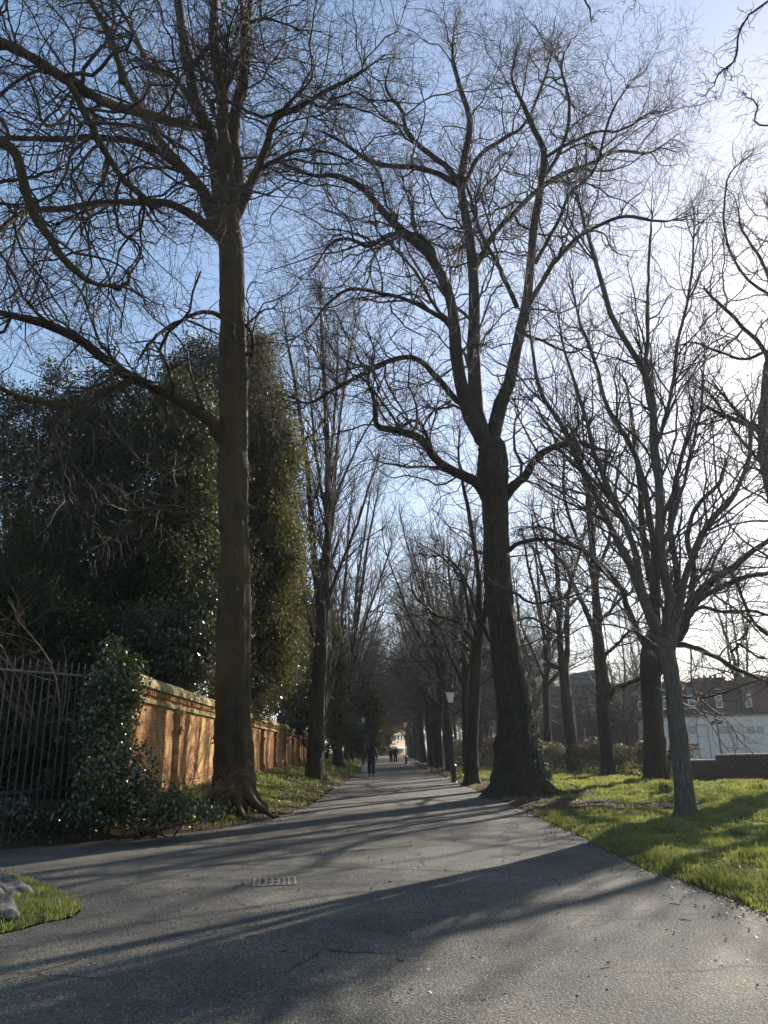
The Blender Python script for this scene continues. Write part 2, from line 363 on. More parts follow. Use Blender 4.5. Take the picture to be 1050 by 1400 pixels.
vc = N(n, 'ShaderNodeTexVoronoi', i_Scale=.75, feature='DISTANCE_TO_EDGE'); n.links.new(wv.outputs[2], vc.inputs[0])
rc = ramp(n, vc.outputs[0], [(0.0, (1, 1, 1)), (0.016, (0, 0, 0))]); rm = ramp(n, n1.outputs[0], [(0.5, (0, 0, 0)), (0.56, (1, 1, 1))])
cm = N(n, 'ShaderNodeMath', operation='MULTIPLY'); n.links.new(rc.outputs[0], cm.inputs[0]); n.links.new(rm.outputs[0], cm.inputs[1])
cx_ = N(n, 'ShaderNodeMix', data_type='RGBA'); n.links.new(cm.outputs[0], cx_.inputs[0]); n.links.new(mm.outputs[2], cx_.inputs[6]); cx_.inputs[7].default_value = (.012, .011, .010, 1)
n.links.new(cx_.outputs[2], b.inputs['Base Color']); b.inputs['Roughness'].default_value = 0.8; b.inputs['Specular IOR Level'].default_value = 0.22
hs = N(n, 'ShaderNodeMath', operation='MULTIPLY_ADD'); n.links.new(vo2.outputs[0], hs.inputs[0]); hs.inputs[1].default_value = -0.9; n.links.new(n2.outputs[0], hs.inputs[2])
hs2 = N(n, 'ShaderNodeMath', operation='MULTIPLY_ADD'); n.links.new(n1.outputs[0], hs2.inputs[0]); hs2.inputs[1].default_value = 3.0; n.links.new(hs.outputs[0], hs2.inputs[2])
bump(n, b, hs2.outputs[0], 0.9, 0.009)
tag(link('path', me, m), kind='structure')
# tar seam across the path: dark sunken joint, built as a thin strip
a0 = at_z(300, 1181, 0); b0 = at_z(800, 1196, 0)
k = 60; c = [a0*(1-t)+b0*t+np.array([rng.normal(0, .008), rng.normal(0, .012), 0]) for t in np.linspace(0, 1, k)]
V = []
for i, p in enumerate(c):
    wd = 0.008+0.006*rng.random(); V += [(p[0], p[1]-wd, 0.004), (p[0], p[1]+wd, 0.004)]
F = np.array([(2*i, 2*i+2, 2*i+3, 2*i+1) for i in range(k-1)])
for q_ in range(70): pass
tag(link('path_joint', np_mesh('path_joint', np.array(V), F), plain('tar', (0.012, 0.012, 0.012), 0.6, noise=0.3)), kind='structure')

# ------------------------------------------------------------------ leaves and blades
def leaf_cards(C, size, rng, normals=None, aspect=1.7, spread=1.0):
    n_ = len(C); s = np.asarray(size)*np.ones(n_)
    a = rng.normal(size=(n_, 3)); 
    if normals is not None: a = normals*1.3+a*spread
    a /= np.linalg.norm(a, axis=1, keepdims=True)
    b = rng.normal(size=(n_, 3)); u = np.cross(a, b); u /= np.linalg.norm(u, axis=1, keepdims=True)+1e-9
    v = np.cross(a, u)
    h = (s/2)[:, None]
    P = np.stack([C-u*h*aspect, C-v*h*0.8+a*h*0.15, C+u*h*aspect, C+v*h*0.8+a*h*0.15], 1).reshape(-1, 3)
    F = np.arange(n_*4).reshape(-1, 4)
    return P, F
def blades(x, y, z, length, width, rng, lean=0.45):
    n_ = len(x); th = rng.uniform(0, 2*np.pi, n_); la = rng.uniform(0, 2*np.pi, n_)
    ln = length*rng.uniform(0.5, 1.3, n_); le = np.abs(rng.normal(0, lean, n_))*ln
    dx = np.cos(th)*width/2; dy = np.sin(th)*width/2; lx = np.cos(la)*le; ly = np.sin(la)*le
    P0 = np.stack([x-dx, y-dy, z-0.01], 1); P1 = np.stack([x+dx, y+dy, z-0.01], 1)
    P2 = np.stack([x+dx*.7+lx*.35, y+dy*.7+ly*.35, z+ln*.6], 1); P3 = np.stack([x-dx*.7+lx*.35, y-dy*.7+ly*.35, z+ln*.6], 1)
    P4 = np.stack([x+lx, y+ly, z+ln*.95], 1)
    V = np.stack([P0, P1, P2, P3, P4], 1).reshape(-1, 3); b = np.arange(n_)[:, None]*5
    return V, [b+np.array([[0, 1, 2, 3]]), b+np.array([[3, 2, 4]])]

# grass: sampled along view sectors so that far turf thins out but stays covered
def sample_polar(n_, a0, a1, d0, d1, rng):
    az = np.radians(rng.uniform(a0, a1, n_)); d = np.exp(rng.uniform(np.log(d0), np.log(d1), n_))
    return np.sin(az)*d, np.cos(az)*d, d
rng = np.random.default_rng(3)
x, y, dd = sample_polar(330000, 0, 36, 8.0, 62, rng)
q = path_query(x, y); k = (q[1] == 0) & (q[0] > -0.07*rng.random(len(x))**2); x, y, dd = x[k], y[k], dd[k]; q = (q[0][k], q[1][k])
sm = litter_mask(x, y, *q); clump = np.sin(3.3*x+1.3*y)*np.sin(2.1*y-2.7*x+1)+0.6*np.sin(7.7*x)*np.sin(6.9*y)
k = rng.random(len(x)) > np.clip(sm*1.15+0.30-0.45*clump, 0.0, 0.985); x, y, dd, clump = x[k], y[k], dd[k], clump[k]; q = (q[0][k], q[1][k])
z = ground_z(x, y, q); ln = 0.034+0.036*np.clip(clump, -.8, 1.8)+0.0011*dd+0.05*(rng.random(len(x)) < 0.03)
V, F = blades(x, y, z, ln, 0.006+0.0008*dd, rng)
x2, y2, dd2 = sample_polar(60000, -36, -20, 6.5, 16, rng)
q2 = path_query(x2, y2); k = (q2[1] == 2) & (q2[0] > -0.09*rng.random(len(x2))**2) & (rng.random(len(x2)) < .62+.5*np.sin(5*x2+3*y2)*np.sin(6*y2)); x2, y2 = x2[k], y2[k]; q2 = (q2[0][k], q2[1][k])
V2, F2 = blades(x2, y2, ground_z(x2, y2, q2), 0.05, 0.007, rng, 0.7)
F = [F[0], F[1]]; Fa = [np.concatenate([F[0], F2[0]+len(V)]), np.concatenate([F[1], F2[1]+len(V)])]
tag(link('grass', np_mesh('grass', np.concatenate([V, V2]), Fa), M['grass_blade']), 'short green grass backlit on the lawn and the verge island', 'grass', kind='stuff')
# left bank: grass, herbs and ground ivy
x, y, dd = sample_polar(150000, -34, -1, 12, 75, rng)
q = path_query(x, y); wallx = -5.0-0.02*y
k = (q[1] == 1) & (q[0] > 0.05) & (x > wallx-0.4*(y < 16)*30); x, y, dd = x[k], y[k], dd[k]; q = (q[0][k], q[1][k])
z = ground_z(x, y, q); sm = litter_mask(x, y, *q)
g = rng.random(len(x)) > 0.8+0.2*sm
V, F = blades(x[g][::2], y[g][::2], z[g][::2], 0.09+0.001*dd[g][::2], 0.008+0.0007*dd[g][::2], rng, 0.6)
tag(link('bank_grass', np_mesh('bank_grass', V, F), M['grass_blade']), 'rough grass growing on the shaded bank below the brick wall', 'grass', kind='stuff')
h = (rng.random(len(x)) < 0.75-.5*sm); xh, yh, zh, dh = x[h], y[h], z[h], dd[h]
C = np.stack([xh, yh, zh+rng.uniform(0.01, 0.16, len(xh))*(0.6+0.5*np.sin(2*xh+yh))], 1)
V, F = leaf_cards(C, 0.035+0.0012*dh, rng, np.tile([0, 0, 1.0], (len(C), 1)), 1.1, 1.0)
tag(link('ground_cover', np_mesh('ground_cover', V, F, smooth=False), M['herb']), 'low green herbs covering the bank beside the path', 'ground cover', kind='stuff')
# litter
x, y, dd = sample_polar(110000, -14, 34, 5.5, 90, rng); q = path_query(x, y); sm = litter_mask(x, y, *q)
k = ((q[0] > 0) & (rng.random(len(x)) < sm*0.9*(q[1] != 2))) | ((q[0] <= 0) & (rng.random(len(x)) < np.exp(q[0]/0.16)*0.8)) | (rng.random(len(x)) < 0.007) | ((q[0] > 0) & (rng.random(len(x)) < .07))
x, y, dd = x[k], y[k], dd[k]; z = ground_z(x, y, (q[0][k], q[1][k])); z = np.where(q[0][k] <= 0, 0.006, z+0.01)
C = np.stack([x, y, z+0.006], 1); V, F = leaf_cards(C, 0.022+0.0011*dd, rng, np.tile([0, 0, 1.0], (len(C), 1)), 1.1, 0.5)
tag(link('fallen_leaves', np_mesh('fallen_leaves', V, F, smooth=False), M['dead_leaf']), 'brown fallen leaves scattered along the path edges', 'leaf litter', kind='stuff')

rng = np.random.default_rng(77); x, y, dd = sample_polar(90, -30, 34, 6, 40, rng); q = path_query(x, y); k = q[0] < 0; x, y = x[k], y[k]; n_ = len(x); th = rng.uniform(0, 6.28, n_); L_ = rng.uniform(.03, .13, n_)
t = np.linspace(-.5, .5, 4)[None]; P = np.stack([x[:, None]+np.cos(th)[:, None]*L_[:, None]*t, y[:, None]+np.sin(th)[:, None]*L_[:, None]*t, np.full((n_, 4), .007)], -1)+np.concatenate([rng.normal(0, .006, (n_, 4, 2)), np.zeros((n_, 4, 1))], 2)
V, F = tubes(P, np.tile([[.003, .004, .0035, .002]], (n_, 1)), 4); tag(link('fallen_twigs', np_mesh('fallen_twigs', V, F), M['twig']), 'bits of broken twig strewn on the tarmac', 'twigs', kind='stuff')
# ------------------------------------------------------------------ tree engine
def catmull(P, k):
    P = np.asarray(P, float); n = len(P)
    if n == 2: t = np.linspace(0, 1, k)[:, None]; return P[0]*(1-t)+P[1]*t
    E = np.vstack([2*P[0]-P[1], P, 2*P[-1]-P[-2]]); u = np.linspace(0, n-1-1e-6, k); i = u.astype(int); t = (u-i)[:, None]
    p0, p1, p2, p3 = E[i], E[i+1], E[i+2], E[i+3]
    return 0.5*((2*p1)+(-p0+p2)*t+(2*p0-5*p1+4*p2-p3)*t*t+(-p0+3*p1-3*p2+p3)*t**3)
def limb_px(pts, w0, w1, d0, d1, Y, rng, K=26, wob=1.0):
    """pixel trace at distances Y+d0 .. Y+d1 -> world polyline (K,3), radius (K)"""
    n = len(pts); acc = np.concatenate([[0], np.cumsum([math.hypot(pts[i+1][0]-pts[i][0], pts[i+1][1]-pts[i][1]) for i in range(n-1)])]); acc /= acc[-1]
    W = np.array([at_y(p[0], p[1], Y+d0+(d1-d0)*t) for p, t in zip(pts, acc)])
    C = catmull(W, K); u = np.linspace(0, 1, K)
    wpx = (w0+(w1-w0)*u)*(1-.75*np.clip((u-.82)/.18, 0, 1)); R = np.array([max(wpx[i]/2*depth(C[i])/FPX, 0.006) for i in range(K)])
    jit = np.cumsum(rng.normal(0, 1, (K, 3)), 0); jit -= jit.mean(0); jit[:2] = 0
    C = C+jit*0.018*wob*np.minimum(u*6, 1)[:, None]*(1+R[:, None])
    return C, R*(1+rng.normal(0, 0.05, K))
def sprout(rng, P, R, dens, t0, t1, ang, lo, hi, r0, K, jit, up, rend=0.35, out=None, maxr=0.6, shrink=0.5):
    """children along parents. P (N,K,3)"""
    L = np.linalg.norm(np.diff(P, axis=1), axis=2).sum(1); pr = L/L.sum(); n = int(L.sum()*(t1-t0)*dens)
    if n < 1: return np.zeros((0, K, 3)), np.zeros((0, K))
    pi = rng.choice(len(P), n, p=pr); t = rng.uniform(t0, t1, n); kk = P.shape[1]-1; f = t*kk; i = np.minimum(f.astype(int), kk-1); ff = (f-i)[:, None]
    A = P[pi, i]; B = P[pi, i+1]; O = A*(1-ff)+B*ff; T = B-A; T /= np.linalg.norm(T, axis=1, keepdims=True)+1e-9
    pr_ = R[pi, i]*(1-ff[:, 0])+R[pi, i+1]*ff[:, 0]
    q = rng.normal(size=(n, 3)); q -= (q*T).sum(1, keepdims=True)*T; q /= np.linalg.norm(q, axis=1, keepdims=True)+1e-9
    an = np.radians(rng.normal(ang, ang*0.25, n))[:, None]
    D = T*np.cos(an)+q*np.sin(an); D[:, 2] += up*0.8; 
    if out is not None:
        o = O-out; o[:, 2] = 0; D += 0.35*o/(np.linalg.norm(o, axis=1, keepdims=True)+1e-6)
    D /= np.linalg.norm(D, axis=1, keepdims=True)
    ln = rng.uniform(lo, hi, n)*(1+shrink*0.5-shrink*t); rs = np.minimum(rng.uniform(*r0, n)*ln/((lo+hi)/2), pr_*maxr)
    C = np.empty((n, K, 3)); C[:, 0] = O; st = (ln/(K-1))[:, None]; bias = rng.normal(0, jit*0.35, (n, 3)); D0 = D.copy()
    for k in range(1, K):
        D = D*.72+D0*.28+rng.normal(0, jit, (n, 3))+bias*.4; D[:, 2] += up*0.35; D /= np.linalg.norm(D, axis=1, keepdims=True); C[:, k] = C[:, k-1]+D*st
    u = np.linspace(0, 1, K)[None]
    return C, np.maximum(rs[:, None]*(1-(1-rend)*u), 0.0035)
def twig_levels(rng, P, R, c, out=None):
    parts = []
    S_ = c.get('s', 1.0); q = c.get('rs', 1.3)
    Pt, Rt = sprout(rng, P, R, c.get('dt', 5.0), .86, 1, 20, 1.0*S_, 2.6*S_, (.02, .035), 10, c['jit']*.9, c['up'], maxr=.9, rend=.25)
    P1, R1 = sprout(rng, P, R, c['d1'], c.get('t0', .15), 1, c.get('a1', 52), 1.8*S_, 5.2*S_, (.026*S_, .048*S_), 10, c['jit']*1.1, c['up'], out=out, maxr=.55)
    P1 = np.concatenate([P1, Pt]); R1 = np.concatenate([R1, Rt])
    P2, R2 = sprout(rng, P1, R1, c['d2'], .12, 1, c.get('a2', 48), .9*S_, 2.3*S_, (.016*q, .024*q), 6, c['jit']*1.45, c['up'])
    if c.get('leader', True):
        Pe, Re = sprout(rng, P, R, c['d2']*.8, .3, 1, 50, .6*S_, 1.6*S_, (.011*q, .018*q), 7, c['jit'], c['up']); 
    P3, R3 = sprout(rng, P2, R2, c['d3'], .1, 1, 45, .45*S_, 1.1*S_, (.008*q, .011*q), 4, c['jit']*1.6, c['up'])
    P3e, R3e = sprout(rng, Pe, Re, c['d3'], .1, 1, 45, .4*S_, .9*S_, (.008*q, .011*q), 4, c['jit']*1.6, c['up']) if c.get('leader', True) else (P3[:0], R3[:0])
    parts += [tubes(P1, R1, 5), tubes(P2, R2, 4), tubes(P3, R3, 3)]
    if c.get('leader', True): parts += [tubes(Pe, Re, 4), tubes(P3e, R3e, 3)]
    if c.get('d4', 0):
        PP = np.concatenate([P3, P3e]); RR = np.concatenate([R3, R3e])
        P4, R4 = sprout(rng, PP, RR, c['d4'], .15, 1, 42, .18*S_, .55*S_, (.0052*q, .0066*q), 3, c['jit']*1.6, c['up'])
        parts.append(tubes(P4, R4, 3))
    return join(parts)
def trunk_mesh(C, R, rng, sides=28, rough=0.05, flare=None, sub=9, flutes=7):
    """thick trunk with fluted, rough section; flare=(height, extra) widens the foot in lobes"""
    C = np.asarray(C, float); k = len(C)*sub; P = catmull(C, k); Rr = np.interp(np.linspace(0, 1, k), np.linspace(0, 1, len(R)), R)
    th = np.arange(sides)*2*np.pi/sides; h = P[:, 2]-P[0, 2]
    ph = rng.uniform(0, 6.28, 6)
    lob = 0.5*np.sin(flutes*th[None]+ph[0]+0.25*h[:, None])+0.35*np.sin((flutes-3)*th[None]+ph[1]-0.15*h[:, None])+0.25*np.sin((flutes+5)*th[None]+ph[2])+.08*np.sin((2*flutes+3)*th[None]+.4*h[:, None]+ph[3])
    noi = rng.normal(0, 1, (k, sides)); noi = (noi+np.roll(noi, 1, 0)+np.roll(noi, 1, 1))/1.7
    rad = Rr[:, None]*(1+rough*lob+rough*0.35*noi+rough*0.8*np.sin(1.1*h[:, None]+2*th[None]+ph[3])*np.sin(0.6*h[:, None]+ph[4]))
    for _k in range(16):                                  # knots and burrs
        hk = rng.uniform(.05, 1)*h[-1]; tk = rng.uniform(0, 6.28); dth = np.abs((th-tk+np.pi) % (2*np.pi)-np.pi)
        rad = rad+Rr[:, None]*rng.uniform(.05, .2)*np.exp(-((h-hk)/rng.uniform(.1, .3))**2)[:, None]*np.exp(-(dth/.4)**2)[None]
    if flare:
        e = np.exp(-h/flare[0])[:, None]; e2 = np.exp(-h/(flare[0]*0.35))[:, None]
        l2 = np.maximum(0, np.sin(5*th[None]+ph[5])+0.4*np.sin(3*th[None]+ph[0]))
        rad *= 1+flare[1]*e*(0.5+0.6*l2)+flare[1]*1.1*e2*l2**1.5
    V = P[:, None]+rad[..., None]*np.stack([np.cos(th), np.sin(th), np.zeros(sides)], 1)[None]
    # tilt rings very slightly with trunk direction is negligible for near-vertical trunks
    b = (np.arange(k-1)*sides)[:, None]; j = np.arange(sides)[None]; j2 = (j+1) % sides
    F = np.stack([b+j, b+j2, b+sides+j2, b+sides+j], -1).reshape(-1, 4)
    return V.reshape(-1, 3), F
def traced_tree(name, label, Y, trunk, limbs, cfg, seed, bark_m='bark_dark', group=None, flare=(0.8, .35), rough=.05, sides=44, base_z=None, cat='tree'):
    rng = np.random.default_rng(seed)
    T = []; R = []
    for i, (px, py, wd) in enumerate(trunk):
        p = at_y(px, py, Y); T.append(p); R.append(wd/2*depth(p)/FPX)
    e_ = T[-1]-T[-2]; e_ = e_/np.linalg.norm(e_)
    for a_, b_ in ((.45, .88), (.8, .6), (.98, .12)): T.append(T[len(trunk)-1]+e_*R[len(trunk)-1]*a_*1.3); R.append(R[len(trunk)-1]*b_)
    T = np.array(T); z0 = gz(T[0][0], T[0][1])-0.12
    T[0][2] = z0
    org = T[0].copy(); root = empty(name, org, 0, label, cat, group)
    V, F = trunk_mesh(T-org, R, rng, sides, rough, flare)
    link('trunk', np_mesh('trunk', V, F), M[bark_m], root)
    LP = []; LR = []; Tc = catmull(T, 120); Rc = np.interp(np.linspace(0, 1, 120), np.linspace(0, 1, len(R)), R)
    for L in limbs:
        pts, w0, w1, d0, d1 = L[:5]
        C, Rl = limb_px(pts, w0, w1, d0, d1, Y, rng)
        dd_ = np.linalg.norm(Tc-C[0], axis=1); j_ = int(np.argmin(dd_))
        if dd_[j_] < 1.9*Rc[j_]+.15:                      # root the limb inside the trunk and swell its collar
            st_ = Tc[max(0, int(np.argmin(np.abs(Tc[:, 2]-(Tc[j_, 2]-1.3*Rc[j_])))))]
            C = catmull(np.vstack([st_, (st_+C[1])/2*.5+C[0]*.5, C[2:]]), 26); Rl = Rl*(1+.45*np.exp(-np.arange(26)/2.0)); Rl[0] = min(Rl[0], Rc[j_]*.8)
        C = C-org; LP.append(C); LR.append(Rl)
        v, f = tubes(C[None], Rl[None], 12 if w0 > 8 else 7)
        link('limb', np_mesh('limb', v, f), M[bark_m], root)
    LP = np.array(LP); LR = np.array(LR)
    v, f = twig_levels(rng, LP, LR, cfg)
    if cfg.get('epi'):                                       # thin shoots straight off the trunk
        Tp = catmull(T-org, 26)[None]; Tr = np.interp(np.linspace(0, 1, 26), np.linspace(0, 1, len(R)), R)[None]
        lo, hi = cfg['epi_t']; A, B = sprout(rng, Tp, Tr, cfg['epi'], lo, hi, 70, .7, 2.2, (.008, .02), 9, .25, .0)
        A2, B2 = sprout(rng, A, B, 2.4, .1, 1, 45, .3, .9, (.005, .008), 6, .25, .0)
        v, f = join([(v, f[0])]+[tubes(A, B, 4), tubes(A2, B2, 3)])
    link('crown', np_mesh('crown', v, f), M['twig'], root)
    return root, T, R
HC = dict(d1=1.5, d2=2.8, d3=2.7, d4=1.9, jit=.27, up=.03)

def c6(*p): return [(x*0.47619, y*0.47619) for x, y in p]          # notes taken on enlarged crops
def c7(*p): return [(420+x*0.6, y*0.6) for x, y in p]
def c8(*p): return [(600+x*0.42857, 550+y*0.42857) for x, y in p]

# big tree, left of the path
A_tr = [(320,1098,50),(319,1050,48),(318,960,46),(319,880,45),(320,815,43),(321,740,38),(319,660,39),(320,590,37),(319,500,36),(318,420,32),(316,340,31),(310,295,31),(307,262,26),(305,235,20)]
A_limbs = [
 (c6((640,620),(628,520),(600,400),(560,300),(540,180),(520,50),(505,-80),(500,-260)), 22, 8, 0, 2),
 (c6((650,600),(655,480),(645,370),(640,270),(615,130),(617,0),(600,-150),(590,-340)), 20, 7, 0, -1.5),
 (c6((665,620),(680,520),(665,400),(690,270),(708,150),(712,40),(730,-90),(760,-260)), 20, 8, 0, .8),
 (c6((680,620),(720,520),(760,420),(785,350),(850,310),(930,265),(1040,210),(1110,150)), 12, 4, 0, -3),
 (c6((700,545),(745,490),(800,460),(870,435),(960,440),(1060,480)), 7, 2.5, 0, -2.5),
 (c6((595,290),(660,295),(740,330),(800,315),(860,270),(900,180)), 6, 3, -.5, -3.5),
 (c6((590,370),(500,350),(400,320),(300,282),(200,232),(100,180),(0,125),(-120,60)), 12, 14, 0, -8),
 (c6((196,236),(260,350),(330,480),(400,560),(460,606)), 10, 7, -5.8, -5.0),
 (c6((345,510),(325,600),(345,670),(400,700),(430,760)), 5, 3, -5.2, -4.4),
 (c6((610,650),(585,560),(530,490),(470,420),(430,350),(370,250),(330,140),(260,0),(200,-120)), 17, 6, 0, 5),
 (c6((540,500),(470,450),(400,412),(270,395),(130,400),(0,395),(-120,420)), 10, 6, 0, -4),
 (c6((620,670),(520,600),(440,575),(330,580),(200,600),(80,610),(0,665),(-80,740)), 11, 7, 0, -5),
 ([(303,600),(297,592),(285,576),(250,550),(215,530),(190,518),(150,493),(110,465),(60,443),(0,428),(-60,410)], 17, 11, 0, -6),
 ([(180,520),(150,532),(110,553),(60,552),(20,540),(-30,515)], 10, 7, -2.4, -6),
 ([(306,432),(280,427),(250,437),(220,455),(200,475),(182,500)], 6, 4, 0, -2.3),
 (c6((700,1020),(722,1000),(718,950),(708,935),(760,900),(830,890)), 6, 2, 0, -1.5),
 (c6((560,310),(500,230),(430,190),(380,80),(300,-60)), 9, 4, 1, 4),
 (c6((540,200),(590,140),(680,90),(760,60),(860,90)), 7, 3, .5, -3),
 (c6((350,240),(330,120),(260,10),(220,-70)), 7, 4, -3, -4),
 (c6((640,270),(690,160),(700,70),(690,-60)), 9, 5, -.6, -2),
 ([(300,720),(270,700),(230,690),(180,700),(120,690),(60,700)], 4, 2, -.2, -3),
]
cfgA = dict(HC, d1=1.75, d4=2.0, epi=7.0, epi_t=(.25, 1))
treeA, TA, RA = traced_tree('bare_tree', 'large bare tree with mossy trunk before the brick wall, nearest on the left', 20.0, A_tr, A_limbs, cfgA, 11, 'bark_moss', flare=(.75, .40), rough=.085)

# limb reaching in from a tree out of the frame on the left
rng = np.random.default_rng(5)
tr = [(-420,1140,60),(-330,760,50),(-250,480,40),(-180,300,30)]
treeL, _, _ = traced_tree('bare_tree', 'bare tree at the left edge of which only a drooping hooked limb shows', 13.0, tr,
 [(c6((-500,700),(-250,480),(-100,400),(0,410),(55,440),(75,520),(110,630),(160,710),(200,770),(260,810),(330,828)), 16, 9, 0, 1),
  (c6((326,828),(352,822),(372,800),(380,770)), 6, 3, 1, 1.1),
  (c6((-300,420),(-120,330),(0,340),(20,430)), 10, 4, .3, 1),
  (c6((-350,640),(-150,560),(0,520),(110,500),(200,480)), 8, 3, .3, 2)], dict(HC, d1=.6, d2=1.2, d3=1.6, d4=1.5, s=.8), 21, 'bark_moss')

# big tree, right of the path
B_tr = [(706,1090,68),(706,1050,57),(704,1010,49),(702,960,45),(694,910,40),(688,860,39),(681,800,38),(678,730,36),(677,690,38),(674,650,42),(673,618,38)]
B_limbs = [
 (c7((400,1000),(370,940),(345,830),(335,720),(310,640),(270,570),(220,530),(170,480),(120,425),(60,400),(0,395),(-70,360)), 19, 5, 0, -3),
 (c7((300,625),(280,560),(240,532),(190,532),(140,560),(90,545),(50,570),(10,640)), 8, 3.5, -1, -4),
 (c7((395,1000),(383,930),(380,820),(382,700),(378,600),(365,500),(350,420),(365,330),(370,270),(345,190),(330,110),(340,40)), 20, 4, 0, 1),
 (c7((350,430),(320,385),(270,345),(225,300),(215,250),(180,200),(190,130)), 9, 3, .6, 0),
 (c7((352,425),(300,398),(240,385),(150,370),(60,310),(10,290)), 9, 3.5, .5, -2),
 (c7((358,420),(400,350),(460,310),(500,270),(540,180),(560,100)), 7, 3, .5, 2),
 (c7((420,1000),(440,920),(460,870),(480,780),(500,700),(510,600),(515,520),(530,430),(540,350),(520,300),(495,240),(470,180),(480,110)), 18, 4, 0, -1),
 (c7((500,705),(545,620),(580,580),(640,530),(720,495),(800,502),(880,490)), 8, 3, -.5, -2),
 (c7((383,610),(430,530),(500,460),(560,408),(640,375),(700,345),(780,345),(850,300)), 9, 3, .4, 3),
 (c7((478,700),(440,610),(390,520),(375,470),(350,380)), 7, 4, -.3, 1),
 (c7((540,360),(600,330),(660,300),(720,290),(790,250)), 5, 2.5, -.8, -3),
 (c7((520,600),(560,520),(600,440),(660,380),(700,250),(760,160)), 6, 2.5, -.5, -3),
 (c7((530,420),(580,330),(600,230),(580,150),(600,90)), 6, 2.5, -.5, 1),
 (c7((410,1125),(380,1095),(350,1080),(300,1050),(260,1000),(210,985),(160,970),(155,930),(135,870),(90,850)), 15, 4.5, 0, -4),
 (c7((290,1045),(270,990),(245,960),(190,985)), 6, 4, -1.6, -2.4),
 (c7((375,930),(345,912),(300,860),(250,815),(190,820),(130,850),(60,890),(0,920),(-60,900)), 9, 4, -.1, -4),
 (c7((335,755),(310,730),(250,690),(180,670),(90,662),(40,700),(0,750),(-60,780)), 7, 2.5, -.4, -4),
 (c7((350,930),(320,930),(290,935),(270,960),(255,1000)), 4, 2.5, -.1, -1),
 (c8((205,300),(240,255),(270,240),(300,190),(360,150),(440,130),(520,150),(580,170)), 14, 5, 0, -2),
 (c8((215,470),(290,440),(380,440),(470,480),(560,580),(600,600)), 6, 3, 0, -2),
 (c8((215,600),(300,640),(400,620),(480,600)), 4, 2, 0, -2),
 (c7((490,760),(540,780),(600,800),(680,780)), 5, 2, -.3, -2),
 ([(662,870),(640,800),(620,770),(600,760),(570,765)], 4, 2, 0, -1.5),
]
cfgB = dict(HC, d1=1.9, d4=2.0, epi=4.0, epi_t=(.2, .95))
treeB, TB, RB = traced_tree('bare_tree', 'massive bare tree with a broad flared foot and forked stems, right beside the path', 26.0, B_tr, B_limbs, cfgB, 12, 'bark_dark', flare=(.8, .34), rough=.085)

# slim grey tree on the lawn
C_tr = [(939,1116,30),(937,1095,26),(932,1050,24),(927,1010,23),(923,970,22),(918,925,21),(911,885,21)]
C_limbs = [
 (c8((730,780),(695,740),(660,650),(600,500),(550,400),(500,300),(440,180),(400,90),(340,0),(310,-110),(290,-250),(270,-420)), 12, 3, 0, 1.5),
 (c8((700,745),(650,600),(630,480),(560,330),(520,230),(480,100),(460,20),(400,-150),(370,-330)), 11, 3, 0, -1),
 (c8((740,780),(725,690),(715,600),(700,480),(700,300),(690,150),(690,40),(680,-60),(620,-160),(560,-260),(520,-420),(480,-560),(450,-700)), 16, 4, 0, -.5),
 (c8((700,640),(680,450),(650,250),(600,120),(540,20),(500,-130),(450,-260),(420,-420)), 10, 3, 0, 1),
 (c8((740,770),(780,600),(820,470),(870,380),(940,300),(980,200),(1000,60),(1060,-60)), 11, 4, 0, 1),
 (c8((692,60),(665,-80),(660,-280),(670,-480),(680,-650)), 7, 2.5, -.3, -1),
 (c8((690,150),(740,0),(770,-200),(800,-400),(810,-620)), 6, 2.5, -.3, 1.5),
 (c8((705,480),(760,330),(800,180),(840,20),(850,-200)), 6, 2.5, -.1, .6),
 (c8((560,330),(500,250),(400,160),(330,60),(250,-60)), 5, 2.5, -.2, -1.6),
]
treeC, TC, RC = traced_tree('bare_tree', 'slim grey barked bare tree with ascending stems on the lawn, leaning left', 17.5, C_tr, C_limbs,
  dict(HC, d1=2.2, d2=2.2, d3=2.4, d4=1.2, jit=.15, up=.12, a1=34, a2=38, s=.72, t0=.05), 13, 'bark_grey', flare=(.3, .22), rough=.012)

D_tr = [(896,1062,32),(895,1030,29),(893,980,27),(889,918,27),(889,890,25),(892,868,18)]
D_limbs = [
 (c8((690,850),(740,760),(770,730),(800,650),(850,590),(940,530),(1000,480),(1060,440),(1130,400)), 17, 5, 0, -2),
 (c8((800,660),(805,600),(810,530),(790,430),(830,330),(900,250),(930,150)), 10, 4, -.4, 1),
 (c8((800,680),(830,630),(900,590),(980,555),(1060,540),(1140,500)), 9, 5, -.4, -2.5),
 (c8((720,770),(790,780),(830,790),(900,820),(950,850),(1050,890),(1120,900)), 8, 5, 0, -3),
 (c8((790,700),(830,655),(900,665),(1000,668),(1090,690)), 6, 4, -.5, -2),
 (c8((660,770),(640,740),(600,640),(590,600),(520,520),(400,440),(330,400),(240,410)), 9, 3, 0, -1),
 (c8((685,860),(690,700),(670,560),(650,400),(640,250),(620,60),(600,-80)), 13, 4, 0, 1),
 (c8((700,860),(720,700),(760,560),(740,400),(760,250),(800,100),(820,-60)), 11, 4, 0, 2),
 (c8((670,905),(730,925),(790,940),(860,940),(950,915),(1030,890)), 4, 3, -.3, -3),
 (c8((930,800),(960,770),(1010,810),(1060,820)), 4, 3, -2, -3),
]
treeD, _, _ = traced_tree('bare_tree', 'dark bare tree with crooked spreading limbs directly behind the slim grey tree', 34.0, D_tr, D_limbs, dict(HC, d1=1.7, d2=2.0, d3=2.0, d4=1.2, jit=.25), 14, flare=(.4, .2))

